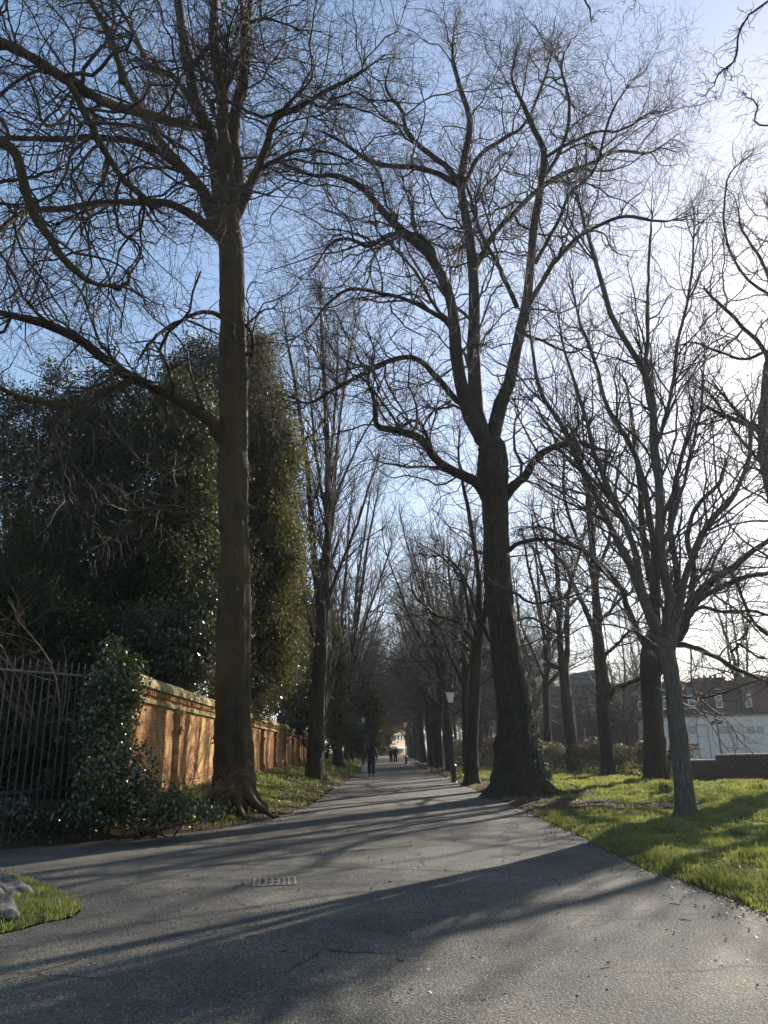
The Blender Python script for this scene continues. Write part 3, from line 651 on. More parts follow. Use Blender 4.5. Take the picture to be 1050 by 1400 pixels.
E_tr = [(1140,1066,54),(1128,960,46),(1109,860,42),(1090,770,39),(1070,680,37),(1056,620,35),(1056,560,33),(1060,500,30)]
E_limbs = [
 (c7((1076,830),(1075,700),(1090,560),(1080,400),(1100,200),(1090,0)), 26, 6, 0, 0),
 (c7((1080,800),(1130,650),(1160,500),(1200,300),(1210,100)), 18, 5, 0, 1),
 (c7((1055,1010),(1035,975),(980,960),(950,950),(920,935),(890,915)), 9, 3, 0, -1.5),
 (c7((1060,960),(1060,880),(1045,800),(990,740),(950,700),(905,665),(900,655)), 8, 3, 0, -2),
 (c7((1050,810),(1080,700),(1000,630),(960,560),(950,480),(960,400),(1010,360)), 4.5, 2, 0, -1),
 (c7((1060,950),(1090,800),(1110,650),(1060,520),(1040,440)), 7, 2.5, 0, 1),
 (c7((1060,940),(1130,820),(1200,650),(1240,500)), 10, 4, 0, 1),
 (c7((1045,800),(1000,820),(930,800),(880,780),(830,790)), 5, 2, 0, -2.5),
 (c7((1075,680),(1030,590),(990,520),(985,450)), 5, 2, -.3, -2.5),
 (c8((1120,700),(1060,740),(1000,690),(940,560),(880,500)), 6, 3, 0, -2),
]
treeE, _, _ = traced_tree('bare_tree', 'bare tree at the right edge with its trunk cut by the frame', 30.5, E_tr, E_limbs, dict(HC, d1=1.6, d2=2.0, d3=2.2, d4=1.4, jit=.25, s=.8), 15)

F_tr = [(832,1059,21),(829,1020,17),(825,975,16),(823,930,16),(819,890,15),(815,850,13)]
F_limbs = [
 (c8((505,720),(498,640),(490,500),(480,380),(478,280),(450,180),(440,80)), 12, 4, 0, 1),
 (c8((535,950),(550,925),(580,905),(650,880),(680,860)), 8, 5, 0, -2),
 (c8((512,700),(540,670),(590,620),(640,600)), 5, 3, 0, -1.5),
 (c8((520,810),(560,780),(600,740),(650,700)), 5, 3, 0, -1.5),
 (c8((510,760),(450,620),(420,560),(400,520),(330,430),(290,300)), 7, 3, 0, 1),
 (c8((500,600),(470,500),(430,400),(400,280),(400,150)), 6, 3, 0, -1),
 (c8((495,560),(540,450),(560,350),(610,280),(640,180)), 6, 3, 0, 1.5),
 (c8((490,500),(500,350),(530,220),(540,100)), 6, 3, 0, .5),
]
CM = dict(HC, d1=1.9, d2=1.7, d3=1.8, d4=.8, rs=1.6, jit=.2, up=.08, a1=42)
traced_tree('bare_tree', 'dark bare tree with a low limb arching right across the brick building', 39.0, F_tr, F_limbs, CM, 16, flare=(.35, .2))
G_tr = [(787,1055,19),(782,1020,15),(777,980,14),(772,930,14),(770,905,15)]
G_limbs = [
 (c8((400,860),(388,790),(380,700),(380,600),(375,500),(370,400),(360,300)), 9, 3, 0, 1),
 (c8((402,840),(412,780),(412,700),(415,600),(450,480),(470,350)), 8, 3, 0, -1),
 (c8((395,850),(350,830),(340,770),(330,720),(310,620),(280,500),(260,380)), 6, 3, 0, .5),
 (c8((382,680),(340,580),(310,450),(300,340)), 5, 2, 0, -1),
 (c8((415,650),(470,600),(500,560),(520,460)), 4, 2, 0, 1),
 (c8((385,740),(300,690),(240,700)), 4, 2, 0, -1),
]
traced_tree('bare_tree', 'bare tree forking into two upright stems before the hedge', 45.0, G_tr, G_limbs, dict(CM, s=.8), 17, flare=(.3, .2))
H_tr = [(751,1053,12),(749,1010,10),(747,970,9),(746,930,9)]
H_limbs = [
 (c8((345,890),(335,800),(330,700),(320,560),(300,450)), 6, 2, 0, 1),
 (c8((342,890),(352,800),(350,700),(370,600),(380,480)), 6, 2, 0, -1),
 (c8((343,910),(380,860),(400,840)), 4, 2, 0, -1),
 (c8((343,900),(300,800),(260,700),(250,560)), 4, 2, 0, 1),
]
traced_tree('bare_tree', 'thin bare tree before the hedge, nearest to the flared trunk', 50.0, H_tr, H_limbs, dict(CM, s=.75), 18, flare=(.3, .2))
J_tr = [(645,1070,22),(645,1040,16),(646,1000,16),(649,950,15),(651,900,14),(656,860,13)]
J_limbs = [
 ([(655,866),(655,820),(652,770),(640,700),(630,640),(628,580)], 9, 3, 0, 1),
 ([(657,868),(664,820),(668,770),(670,700),(662,630)], 8, 3, 0, -1),
 ([(653,880),(640,868),(625,850),(600,842),(585,830),(566,812),(562,780)], 7, 3, 0, -2),
 ([(652,900),(640,885),(610,860),(590,850),(575,820)], 4, 2, 0, -2),
 ([(654,870),(640,830),(630,790),(600,760),(570,740)], 5, 2, 0, -1.5),
]
traced_tree('bare_tree', 'bare tree with a plain straight trunk just right of the near lamp post', 34.0, J_tr, J_limbs, dict(CM, s=.8), 19, flare=(.3, .3))

# tall upright tree beyond the big left tree (two joined stems)
L_tr = [(430,1063,27),(431,1030,22),(433,980,21),(436,930,19),(439,880,18),(442,820,17),(443,770,15)]
L_limbs = [
 ([(443,790),(446,740),(446,690),(448,620),(446,560),(444,500),(440,430),(438,370)], 11, 2.5, 0, 0),
 ([(441,850),(432,780),(428,740),(424,680),(418,620),(405,540),(392,470),(380,400)], 10, 2.5, 0, -1),
 ([(442,830),(448,760),(455,700),(458,640),(466,560),(475,500),(488,430)], 8, 2, 0, 1),
 ([(438,900),(425,860),(412,790),(400,730),(390,650),(370,570)], 5, 2, 0, -1),
 ([(441,860),(455,800),(480,740),(500,680),(520,620)], 6, 2, 0, -1),
 ([(447,720),(470,650),(500,590),(530,540)], 4, 2, 0, 1.5),
 ([(445,700),(432,620),(425,540),(418,460)], 5, 2, 0, 1),
 ([(447,690),(455,600),(460,520),(462,440)], 5, 2, 0, -1),
 ([(440,880),(446,840),(450,780),(452,720),(470,640)], 5, 2, .3, 1),
 ([(440,1058),(441,1000),(444,940),(446,880),(448,820),(450,770)], 7, 5, .2, .4),
]
traced_tree('bare_tree', 'tall bare tree with tight upright stems, second on the left of the path', 38.0, L_tr, L_limbs,
  dict(HC, d1=2.2, d2=1.9, d3=2.0, d4=1.0, rs=1.6, jit=.12, up=.2, a1=34, a2=34, s=.85, t0=.05), 20, flare=(.4, .3), rough=.04)
M_tr = [(462,1050,15),(462,1020,12),(465,980,12),(469,960,13)]
M_limbs = [
 ([(468,968),(466,930),(467,880),(470,820),(475,760),(478,700),(485,650)], 7, 2, 0, 0),
 ([(470,968),(479,930),(484,880),(492,820),(500,760),(510,700),(520,650)], 8, 2, 0, 1),
 ([(481,920),(500,850),(520,790),(540,730)], 4, 2, 0, -1),
 ([(467,900),(455,840),(450,780),(452,720)], 4, 2, 0, -1),
 ([(485,870),(488,800),(500,720),(508,660)], 4, 2, 0, 1),
 ([(463,985),(457,970),(452,955)], 3, 2, 0, -.5),
]
traced_tree('bare_tree', 'bare tree forked low into two stems, third on the left of the path', 58.0, M_tr, M_limbs,
  dict(HC, d1=2.0, d2=1.7, d3=1.7, d4=.6, rs=1.8, jit=.14, up=.16, a1=36, a2=36, t0=.05), 22, flare=(.4, .3))

# twigs of an unseen tree hanging in at the top right
tr = [(1500,1500,90),(1480,900,80),(1450,400,60),(1400,60,50)]
traced_tree('bare_tree', 'bare twig ends hanging into the clear sky at the top right corner', 8.0, [(1900,1600,70),(1850,900,60),(1800,300,50),(1700,-100,40)],
 [([(1700,-100),(1400,-120),(1150,-60),(1050,0),(1020,22),(1007,55),(1004,80),(984,98),(975,115),(962,128)], 4, 1.6, 0, 1),
  ([(1500,-120),(1300,60),(1150,120),(1050,172),(1035,150),(1020,135)], 4, 1.6, 0, 1),
  ([(1700,-100),(1300,-150),(1000,-130),(900,-40),(870,5)], 4, 1.8, 0, 2),
  ([(1000,-130),(850,-80),(800,-10),(815,18),(822,30)], 3.5, 1.8, 1, 2)], dict(HC, d1=3.0, d2=4, d3=4, d4=1.0, s=.13, t0=.3, jit=.3, rs=.55, dt=3), 31, 'bark_dark')

# ------------------------------------------------------------------ generic avenue trees, built a few times and copied
def generic_tree(seed, H, trunk_r, fork, style):
    rng = np.random.default_rng(seed); n = 8
    C = np.zeros((n, 3)); C[:, 2] = np.linspace(-.1, H*fork, n); C[1:, :2] = np.cumsum(rng.normal(0, .06, (n-1, 2)), 0)
    R = np.linspace(trunk_r, trunk_r*.72, n); root = empty('bare_tree', (0, 0, -50))
    V, F = trunk_mesh(C, R, rng, 16, .05, (.45, .4), 3)
    link('trunk', np_mesh('trunk', V, F), M['bark_dark'], root)
    ns = rng.integers(4, 7); P = []; Rr = []
    for i in range(ns):
        k = 14; d = np.array([math.cos(i*2.4+rng.random()), math.sin(i*2.4+rng.random()), 0])*rng.uniform(.2, .5 if style == 'up' else .9); d[2] = 1
        if i == 0: d[:2] *= .15
        st = C[-1]-np.array([0, 0, rng.uniform(0, H*fork*.35)*(i > 0)]); D = d/np.linalg.norm(d); pts = [st]; ln = (H-st[2])*rng.uniform(.75, 1.0)/k
        for q_ in range(k-1):
            D = D+rng.normal(0, .08, 3); D[2] += .05 if style == 'up' else -.0; D /= np.linalg.norm(D); pts.append(pts[-1]+D*ln)
        P.append(pts); Rr.append(np.linspace(trunk_r*(.6 if i == 0 else .42), .03, k))
    for i in range(9):                                   # low side limbs
        k = 14; az = rng.uniform(0, 6.28); st = C[-1]*1.0; st[2] = rng.uniform(.55, 1.35)*H*fork; D = np.array([math.cos(az), math.sin(az), .5]); D /= np.linalg.norm(D); pts = [st]
        for q_ in range(k-1):
            D = D+rng.normal(0, .13, 3); D /= np.linalg.norm(D); pts.append(pts[-1]+D*H*.022*rng.uniform(.8, 1.5))
        P.append(pts); Rr.append(np.linspace(trunk_r*.25, .02, k))
    P = np.array(P, float); Rr = np.array(Rr)
    V, F = tubes(P, Rr, 8); link('limbs', np_mesh('limbs', V, F), M['bark_dark'], root)
    cfg = dict(rs=1.6, d1=1.6, d2=1.35, d3=1.4, d4=0.3, jit=.16, up=.12 if style == 'up' else .05, a1=38 if style == 'up' else 50, s=1.0, t0=.08)
    V, F = twig_levels(rng, P, Rr, cfg)
    V[:, 2] += 0
    link('crown', np_mesh('crown', V, F), M['twig'], root)
    return root
protos = [generic_tree(101, 23, .36, .42, 'up'), generic_tree(102, 22, .32, .36, 'up'), generic_tree(103, 21, .34, .3, 'up'), generic_tree(104, 17, .24, .24, 'spread'), generic_tree(105, 20, .3, .38, 'spread')]
used = set()
def place_tree(i, x, y, rz, s, label, group):
    p = protos[i]
    if i in used: p = copy_tree(p)
    used.add(i); p.location = (x, y, gz(x, y)-.05); p.rotation_euler = (0, 0, rz); p.scale = (s*rng.uniform(.9, 1.1), s*rng.uniform(.9, 1.1), s)
    tag(p, label, 'tree', group); return p
rng = np.random.default_rng(44)
ordn = ['first', 'second', 'third', 'fourth', 'fifth', 'sixth', 'seventh', 'eighth', 'ninth', 'tenth', 'eleventh', 'twelfth', 'thirteenth', 'fourteenth', 'fifteenth', 'sixteenth', 'seventeenth', 'eighteenth', 'nineteenth', 'twentieth']
right_row = [(at_z(626, 1056, 0)[0]+.2, 46, .72)] + [(at_z(609, 1052, 0)[0], 54, .9), (at_z(595, 1049, 0)[0], 61, .95), (at_z(585, 1047, 0)[0], 67, .8)]
yy = 74
while yy < 176: right_row.append((3.9+rng.normal(0, .25), yy, rng.uniform(.85, 1.05))); yy += rng.uniform(5.5, 7.5)
for k, (x_, y_, s_) in enumerate(right_row):
    place_tree([0, 1, 2, 4][k % 4], x_, y_, rng.uniform(0, 6.28), s_, f'bare avenue tree right of the path, {ordn[k]} trunk beyond the near lamp post', 'bare trees lining the right of the path')
left_row = []; yy = 70
while yy < 176: left_row.append((-4.1+rng.normal(0, .3), yy, rng.uniform(.85, 1.05))); yy += rng.uniform(7, 10)
for k, (x_, y_, s_) in enumerate(left_row):
    place_tree([2, 1, 0, 4][k % 4], x_, y_, rng.uniform(0, 6.28), s_, f'bare avenue tree left of the path, {ordn[k]} trunk beyond the low forked tree', 'bare trees lining the left of the path')
park = [(9.5, 58, 3), (12.5, 66, 4), (8.3, 72, 3), (10.8, 78, 0), (14.5, 84, 4), (8.8, 90, 1), (12, 98, 2), (16, 104, 3), (9.5, 112, 4), (14, 122, 0), (19, 95, 4), (24, 112, 3), (11, 140, 1), (18, 145, 2), (26, 150, 0), (7.2, 62, 4)]
rg = np.random.default_rng(9)
for _ in range(16): park.append((rg.uniform(7, 34), rg.uniform(60, 175), int(rg.integers(0, 5))))
ordn += [a_+' '+b_ for a_ in ('more distant', 'yet more distant', 'most distant') for b_ in ordn[:19]]
for k, (x_, y_, i_) in enumerate(park):
    place_tree(i_, x_, y_, rng.uniform(0, 6.28), rng.uniform(.8, .98), (f'bare park tree behind the right avenue row, {ordn[k]} trunk back from the lawn' if k < 8 else 'one of the many bare park trees massed behind the right avenue row'), 'bare trees in the park beyond the lawn' if k < 8 else 'bare park trees massed behind the avenue')
place_tree(4, 17.2, 27.6, 1.0, .98, 'bare tree rooted just outside the right edge, seen by its branch tips and its shadow', 'bare trees in the park beyond the lawn')
farl = [(-9, 176, 1), (-3, 215, 0), (6, 222, 2), (-14, 205, 2), (22, 190, 1), (-22, 190, 4), (30, 205, 0), (-9, 235, 4), (-5, 196, 3), (-12, 188, 0)]
for k, (x_, y_, i_) in enumerate(farl):
    place_tree(i_, x_, y_, rng.uniform(0, 6.28), rng.uniform(.9, 1.15), 'one of the distant bare trees massed round the house closing the avenue', 'distant bare trees at the end of the avenue')
for k, (x_, y_, i_) in enumerate([(-9.5, 46, 2), (-8.6, 62, 0), (-10.5, 84, 4)]):
    place_tree(i_, x_, y_, rng.uniform(0, 6.28), .8, f'bare tree behind the long brick wall, {ordn[k]} beyond the evergreens', 'bare trees behind the brick wall')


# ------------------------------------------------------------------ evergreens behind the wall
def lobes_px(L):
    out = []
    for px, py, rx, ry, Y in L:
        c = at_y(px, py, Y); s = depth(c)/FPX; out.append((c, np.array([rx*s, max(rx*s*.8, 1.0), ry*s])))
    return out
def evergreen(name, label, base, lob, mat, n_cl, per, size, seed, cat='tree', crad=.5, trunk_r=.18, gap=0.0, rmin=.55, group=None, barkm='bark_dark'):
    rng = np.random.default_rng(seed); lob = lobes_px(lob); bx, by = base; bz = gz(bx, by); org = np.array([bx, by, bz]); root = empty(name, org, 0, label, cat, group)
    vol = np.array([r[0]*r[2] for c, r in lob]); pi = rng.choice(len(lob), n_cl, p=vol/vol.sum())
    d = rng.normal(size=(n_cl, 3)); d /= np.linalg.norm(d, axis=1, keepdims=True); rr = rng.uniform(rmin, 1.0, n_cl)**.7
    c = np.array([lob[i][0] for i in pi]); r = np.array([lob[i][1] for i in pi]); CC = c+d*r*(rr[:, None]+rng.exponential(.12, (n_cl, 1)))*rng.uniform(.85, 1.12, (n_cl, 1)); CC += .28*np.sin(CC[:, [1, 2, 0]]*1.9+CC[:, [2, 0, 1]]*1.3)
    mk = CC[:, 2] > bz+.15; CC = CC[mk]; d = d[mk]; n_cl = len(CC)
    if gap: mk = np.sin(CC[:, 0]*2.3)+np.sin(CC[:, 2]*2.9+1)+np.sin(CC[:, 1]*1.7) > -3+gap*3; CC = CC[mk]; d = d[mk]; n_cl = len(CC)
    P = np.repeat(CC, per, 0)+rng.normal(0, 1, (n_cl*per, 3))*crad*rng.uniform(.3, 1.1, (n_cl, 1)).repeat(per, 0)*np.array([.8, .8, .7])+(lambda v_: v_*rng.uniform(-.2, 1.3, (n_cl*per, 1)))((d*.6+np.array([0, 0, .35])).repeat(per, 0)*crad*1.3)
    P = P[P[:, 2] > bz+.05]
    V, F = leaf_cards(P-org, size*rng.uniform(.6, 1.3, len(P)), rng, None, 1.5)
    link('crown', np_mesh('crown', V, F, smooth=False), M[mat], root)
    # trunk with limbs running out into the lobes
    top = max(c_[2] for c_, r_ in lob); parts = []
    sh = CC[rng.random(n_cl) < .5]; o_ = np.mean([c_ for c_, r_ in lob], 0)
    if len(sh): dd2 = sh-o_; dd2 /= np.linalg.norm(dd2, axis=1, keepdims=True); Q = np.stack([sh-dd2*.5+(dd2*1.1+rng.normal(0, .25, sh.shape))*s for s in np.linspace(0, 1, 4)], 1)-org; parts.append(tubes(Q, np.tile(np.linspace(.02, .006, 4), (len(sh), 1)), 3))
    K = 12; cx = np.mean([c_[0] for c_, r_ in lob]); cy = np.mean([c_[1] for c_, r_ in lob])
    Tk = np.array([[(cx-bx)*t*t, (cy-by)*t*t, -.1+t*(top-bz)] for t in np.linspace(0, 1, K)])+np.r_[np.zeros((2, 3)), rng.normal(0, .06, (K-2, 3))]
    parts.append(tubes(Tk[None], np.linspace(trunk_r, trunk_r*.25, K)[None], 9))
    for c_, r_ in lob:
        for _ in range(4):
            s0 = Tk[rng.integers(2, 8)]; e = c_-org+rng.normal(0, .35, 3)*r_
            q = catmull(np.array([s0, (s0+e)/2+rng.normal(0, .3, 3), e]), 10); parts.append(tubes(q[None], np.linspace(trunk_r*.35, .015, 10)[None], 5))
    V, F = join(parts); link('trunk', np_mesh('trunk', V, F), M[barkm], root)
    return root
evergreen('holly_tree', 'broad dark glossy evergreen mass behind the fence and wall, left of the mossy trunk', (-9.2, 25),
  [(200,670,80,90,25.5),(140,800,110,110,25),(230,840,80,120,24.5),(80,690,50,70,26),(255,600,40,50,26.5),(165,575,32,34,26.5),(215,560,26,30,26.5),(110,600,34,40,26),(60,860,80,90,25),(270,720,40,60,26)], 'holly', 3300, 80, .078, 51)
evergreen('evergreen_tree', 'dark olive evergreen tree rising just right of the mossy trunk', (-7.4, 32),
  [(345,620,42,60,31),(372,660,26,50,31),(345,740,50,70,31),(376,760,24,40,31),(335,560,30,40,32),(345,860,50,80,31),(366,560,12,30,31.5),(380,830,20,50,38),(362,500,10,30,32),(388,690,14,22,36),(394,770,10,26,40),(388,600,10,22,31.5),(350,480,12,24,32)], 'holly2', 1900, 85, .085, 52)
evergreen('evergreen_tree', 'tall thin crowned evergreen showing above the dark mass left of the mossy trunk', (-9.5, 36),
  [(270,510,32,34,35),(285,560,45,50,35),(250,530,18,30,35),(300,500,16,24,35),(330,530,24,34,35)], 'pine', 600, 70, .085, 53, gap=.3, crad=.45)
evergreen('pine_tree', 'sparse blue green conifer at the left edge with sky showing through', (-17.5, 34),
  [(95,540,38,34,33),(40,590,50,40,33),(20,650,60,50,33),(-30,600,50,50,33),(110,600,40,50,33),(-20,740,70,80,33),(20,545,26,20,33),(140,530,26,24,33)], 'pine', 1100, 60, .085, 54, gap=.56, crad=.36, rmin=.3)
evergreen('holly_tree', 'shaded evergreen shrubbery directly behind the iron railings', (-12.5, 20.5),
  [(20,960,70,60,20.5),(-40,900,60,100,20.5),(70,890,50,50,21),(110,950,40,80,21),(-60,1010,60,60,20),(30,1050,80,34,19.8),(110,1050,50,40,19.6)], 'holly', 1900, 70, .07, 55, crad=.35)
evergreen('laurel_shrub', 'silvery glinting evergreen shrub overhanging the brick wall beyond the mossy trunk', (-8.0, 37),
  [(368,880,30,50,40),(390,930,24,36,48),(355,930,26,34,38),(395,870,18,40,44),(350,900,20,50,35)], 'silver_leaf', 900, 70, .10, 56, 'shrub', crad=.4)
evergreen('laurel_shrub', 'dark evergreen shrub leaning over the wall coping left of the mossy trunk', (-6.9, 22),
  [(240,890,40,35,22),(275,870,30,45,22.5),(205,880,26,30,22)], 'silver_leaf', 450, 60, .075, 57, 'shrub', crad=.3)
evergreen('evergreen_tree', 'slender evergreen seen between the upright left hand trunks', (-7.5, 52),
  [(418,930,22,60,51),(425,880,16,50,51),(452,960,16,50,52),(450,900,12,50,52)], 'holly2', 700, 60, .13, 58, crad=.5)
evergreen('evergreen_tree', 'yellow green evergreen far along the left of the path above the walker', (-7.0, 88),
  [(505,985,14,28,86),(512,1000,10,22,86),(488,970,16,34,86),(500,950,12,26,88)], 'holly2', 480, 55, .17, 59, crad=.6)
evergreen('laurel_shrub', 'pale glinting shrub behind the distant end of the wall left of the walker', (-6.2, 66),
  [(478,1002,14,14,66),(466,1000,10,14,65),(487,1008,8,14,66)], 'silver_leaf', 260, 60, .12, 60, 'shrub', crad=.4)
evergreen('evergreen_tree', 'dark evergreen closing the left side of the far avenue', (-8.5, 130),
  [(515,1005,14,22,128),(508,990,14,24,130),(520,1015,10,14,127)], 'holly', 420, 50, .24, 61, crad=.8)

# bare shrub with pale stems in front of the holly, and brambles before the wall
def bare_shrub(name, label, base, n, H, seed, mat, spread=.5, cat='shrub', r=.02, cfg=None):
    rng = np.random.default_rng(seed); P = []; R = []; K = 12
    for i in range(n):
        az = rng.uniform(0, 6.28); D = np.array([math.cos(az)*spread, math.sin(az)*spread, 1.0]); D /= np.linalg.norm(D); p = np.array([rng.normal(0, .15), rng.normal(0, .15), -.05]); pts = [p]; ln = H*rng.uniform(.6, 1.1)/K; dr = rng.uniform(0, .1)
        for k in range(K-1):
            D = D+rng.normal(0, .1, 3); D[2] -= dr; D /= np.linalg.norm(D); pts.append(pts[-1]+D*ln)
        P.append(pts); R.append(np.linspace(r, r*.3, K))
    P = np.array(P); R = np.array(R); root = empty(name, (base[0], base[1], gz(*base)), 0, label, cat)
    V, F = tubes(P, R, 6); link('stem', np_mesh('stem', V, F), M[mat], root)
    A, B = sprout(rng, P, R, 3.0, .2, 1, 50, H*.12, H*.4, (.005, .009), 8, .2, .0); A2, B2 = sprout(rng, A, B, 3.5, .1, 1, 45, H*.05, H*.15, (.003, .005), 5, .25, .0)
    V, F = join([tubes(A, B, 4), tubes(A2, B2, 3)]); link('twigs', np_mesh('twigs', V, F), M[mat], root); return root
bare_shrub('bare_shrub', 'straggly bare shrub with brown stems in front of the dark evergreen mass', (-8.0, 19.6), 16, 6.5, 71, 'twig_brown', .55, r=.03)
bare_shrub('bare_shrub', 'thin bare shrub rising behind the iron railings at the left edge', (-11.2, 19.2), 12, 6.8, 72, 'twig_brown', .7, r=.022)
bare_shrub('bramble', 'arching bare bramble stems in front of the sunlit brick, left of the mossy trunk', (-4.7, 17.6), 16, 2.1, 73, 'twig_brown', .7, 'bramble', r=.010)
bare_shrub('bramble', 'bare bramble stems at the foot of the mossy trunk', (-4.55, 18.9), 12, 1.7, 74, 'twig_brown', .9, 'bramble', r=.009)

# ------------------------------------------------------------------ brick wall left
W0 = at_z(203, 922, 3.25); W1 = at_z(418, 1000, 3.25); wd = (W1-W0)[:2]; wd /= np.linalg.norm(wd); ang = math.atan2(wd[1], wd[0])
W0[:2] -= wd*1.0; LEN = 80.0; zb = .5
M['brick_old'] = brickmat('brick_old', (0.38, 0.13, 0.05), (0.50, 0.25, 0.09), (0.46, 0.36, 0.2), (0.56, 0.38, 0.13), stain2=(0.24, 0.07, 0.035))
M['coping'] = plain('coping', (0.30, 0.24, 0.10), .9, noise=.6, nscale=4, bumpv=.8)
wall = empty('brick_wall', (W0[0], W0[1], 0), ang, 'long old brick wall with mossy stone coping and piers along the left of the path', 'wall')
WH = 3.25
MB().box(0, LEN, .02, .42, zb-.7, WH-.34).build('brick_panel', M['brick_old'], wall)
mb = MB(); 
for k in range(int(LEN/1.6)):
    x0 = k*1.6; mb.prism([(0, 0)], 0, 0) if False else None
    # coping stones, rounded on top
    pr = [(-.10, 0), (-.10, .10), (-.04, .20), (.06, .27), (.22, .30), (.38, .27), (.48, .20), (.54, .10), (.54, 0)]
    a = [mb.bm.verts.new((x0+.006, p[0], WH-.30+p[1])) for p in pr]; b_ = [mb.bm.verts.new((x0+1.594, p[0], WH-.30+p[1]+random.Random(k).uniform(-.008, .008))) for p in pr]
    mb.bm.faces.new(a); mb.bm.faces.new(b_[::-1])
    for i in range(len(pr)): mb.bm.faces.new((a[i], b_[i], b_[(i+1) % len(pr)], a[(i+1) % len(pr)]))
mb.build('coping', M['coping'], wall)
mb = MB().box(0, LEN, -.05, .02, WH-.62, WH-.52); mb.box(0, LEN, -.02, .02, WH-.34, WH-.30)
mb.build('string_course', M['coping'], wall, bevel=.01)
mb = MB(); k = 0
while k*.16 < LEN-.1: mb.box(k*.16+.02, k*.16+.10, -.05, .018, WH-.44, WH-.345); k += 1
mb.build('dentil_course', M['brick_old'], wall)
M['brick_dark'] = brickmat('brick_dark', (0.16, 0.09, 0.06), (0.22, 0.14, 0.085), (0.2, 0.18, 0.14), (0.14, 0.13, 0.05))
px_ = [1.0+3.0+6.1*i for i in range(13)]
for k, x0 in enumerate(px_):
    mb = MB().box(x0-.11, x0+.11, -.12, .018, zb-.6, WH-.62); mb.box(x0-.17, x0+.17, -.19, -.132, WH-1.12, WH-1.02)
    mb.box(x0-.15, x0+.15, -.16, -.132, WH-1.2, WH-1.12); mb.box(x0-.17, x0+.17, -.20, .017, WH-.72, WH-.625)
    mb.box(x0-.19, x0+.19, -.22, .016, zb-.6, zb+.42); mb.box(x0-.155, x0+.155, -.18, .016, zb+.422, zb+.5)
    mb.build('pier', M['brick_old'], wall)
M['moss'] = plain('moss', (0.10, 0.12, 0.02), .95, noise=.6, nscale=6, bumpv=1)
MB().box(0, LEN, -.03, .018, zb-.6, zb+.22).build('plinth', M['moss'], wall)
# ivy over the pier and at its foot
rng = np.random.default_rng(81)
def ivy_blob(n, c, r, zmin=.1):
    d = rng.normal(size=(n, 3)); d /= np.linalg.norm(d, axis=1, keepdims=True); p = c+d*r*rng.uniform(.8, 1.08, (n, 1)); return p, d
def ivy_px(lst, dens, size, name, label, cat='ivy'):
    Ps = []; Ns = []
    for px, py, rx, ry, Y, ryy in lst:
        c = at_y(px, py, Y); s = depth(c)/FPX; r = np.array([rx*s, ryy, ry*s]); n = int(dens*(r[0]*r[2]*9)); p, d = ivy_blob(n, c, r); Ps.append(p); Ns.append(d)
    P = np.concatenate(Ps); D = np.concatenate(Ns); g = ground_z(P[:, 0], P[:, 1]); k = P[:, 2] > g; P = P[k]; D = D[k]
    P += rng.normal(0, .07, P.shape)
    V, F = leaf_cards(P, size*rng.uniform(.7, 1.3, len(P)), rng, D, 1.05, 1.3)
    org = P.mean(0); org[2] = 0; r = empty(name, org, 0, label, cat); link('leaves', np_mesh('leaves', V-org, F, smooth=False), M['ivy'], r)
    st = []
    for _ in range(14):
        i, j = rng.integers(0, len(P), 2); a_ = P[i].copy()
        if path_query(a_[0], a_[1])[0][0] < .5: a_[:2] += (P[:, :2].mean(0)-a_[:2])*.5+np.array([-.2, .8])
        a_[2] = gz(a_[0], a_[1]); m_ = (a_+P[j])/2+rng.normal(0, .1, 3)
        st.append(catmull(np.array([a_, m_, P[j]]), 10)-org)
    v, f = tubes(np.array(st), np.tile(np.linspace(.02, .006, 10), (14, 1)), 5); link('stems', np_mesh('stems', v, f), M['bark_dark'], r)
    return r
ivy_px([(148,985,26,110,15.4,.5),(160,925,24,36,15.3,.4),(128,1010,22,90,15.6,.4),(184,935,15,34,15.5,.3),(172,975,14,36,15.4,.3),(150,1070,36,40,15.0,.5),(120,1112,46,13,15.1,.4),(60,1118,60,13,15.3,.4),(190,1118,46,10,15.2,.35),(10,1115,50,18,15.5,.5)], 420, .075, 'ivy_plant', 'dark ivy smothering the near end of the brick wall')
ivy_px([(175,1085,34,28,15.0,.5),(215,1095,40,22,15.2,.5),(255,1108,40,15,15.4,.5),(185,1055,22,36,15.2,.4),(292,1112,26,9,15.6,.4),(130,1105,30,25,14.9,.5)], 420, .07, 'ivy_plant', 'glinting sunlit ivy creeping along the ground at the foot of the wall end')
# ivy on the right hand big trunk
Ps = []; Ds = []
for i in range(4200):
    t = rng.uniform(.5, 4.4); f_ = t; i0 = int(f_); ff = f_-i0; c = TB[i0]*(1-ff)+TB[i0+1]*ff; r_ = RB[i0]*(1-ff)+RB[i0+1]*ff
    th = rng.normal(-.05, .38); fl = 1+.6*math.exp(-(c[2])/.9)
    if rng.random() > (.35+.65*math.sin(t*1.1+.6)): continue
    d = np.array([math.cos(th), math.sin(th), 0.1]); Ps.append(c+d*(r_*fl+rng.uniform(.02, .16))); Ds.append(d)
P = np.array(Ps)-TB[0]; V, F = leaf_cards(P, .085*rng.uniform(.7, 1.3, len(P)), rng, np.array(Ds), 1.05, .5)
link('ivy', np_mesh('ivy', V, F, smooth=False), M['ivy'], treeB)
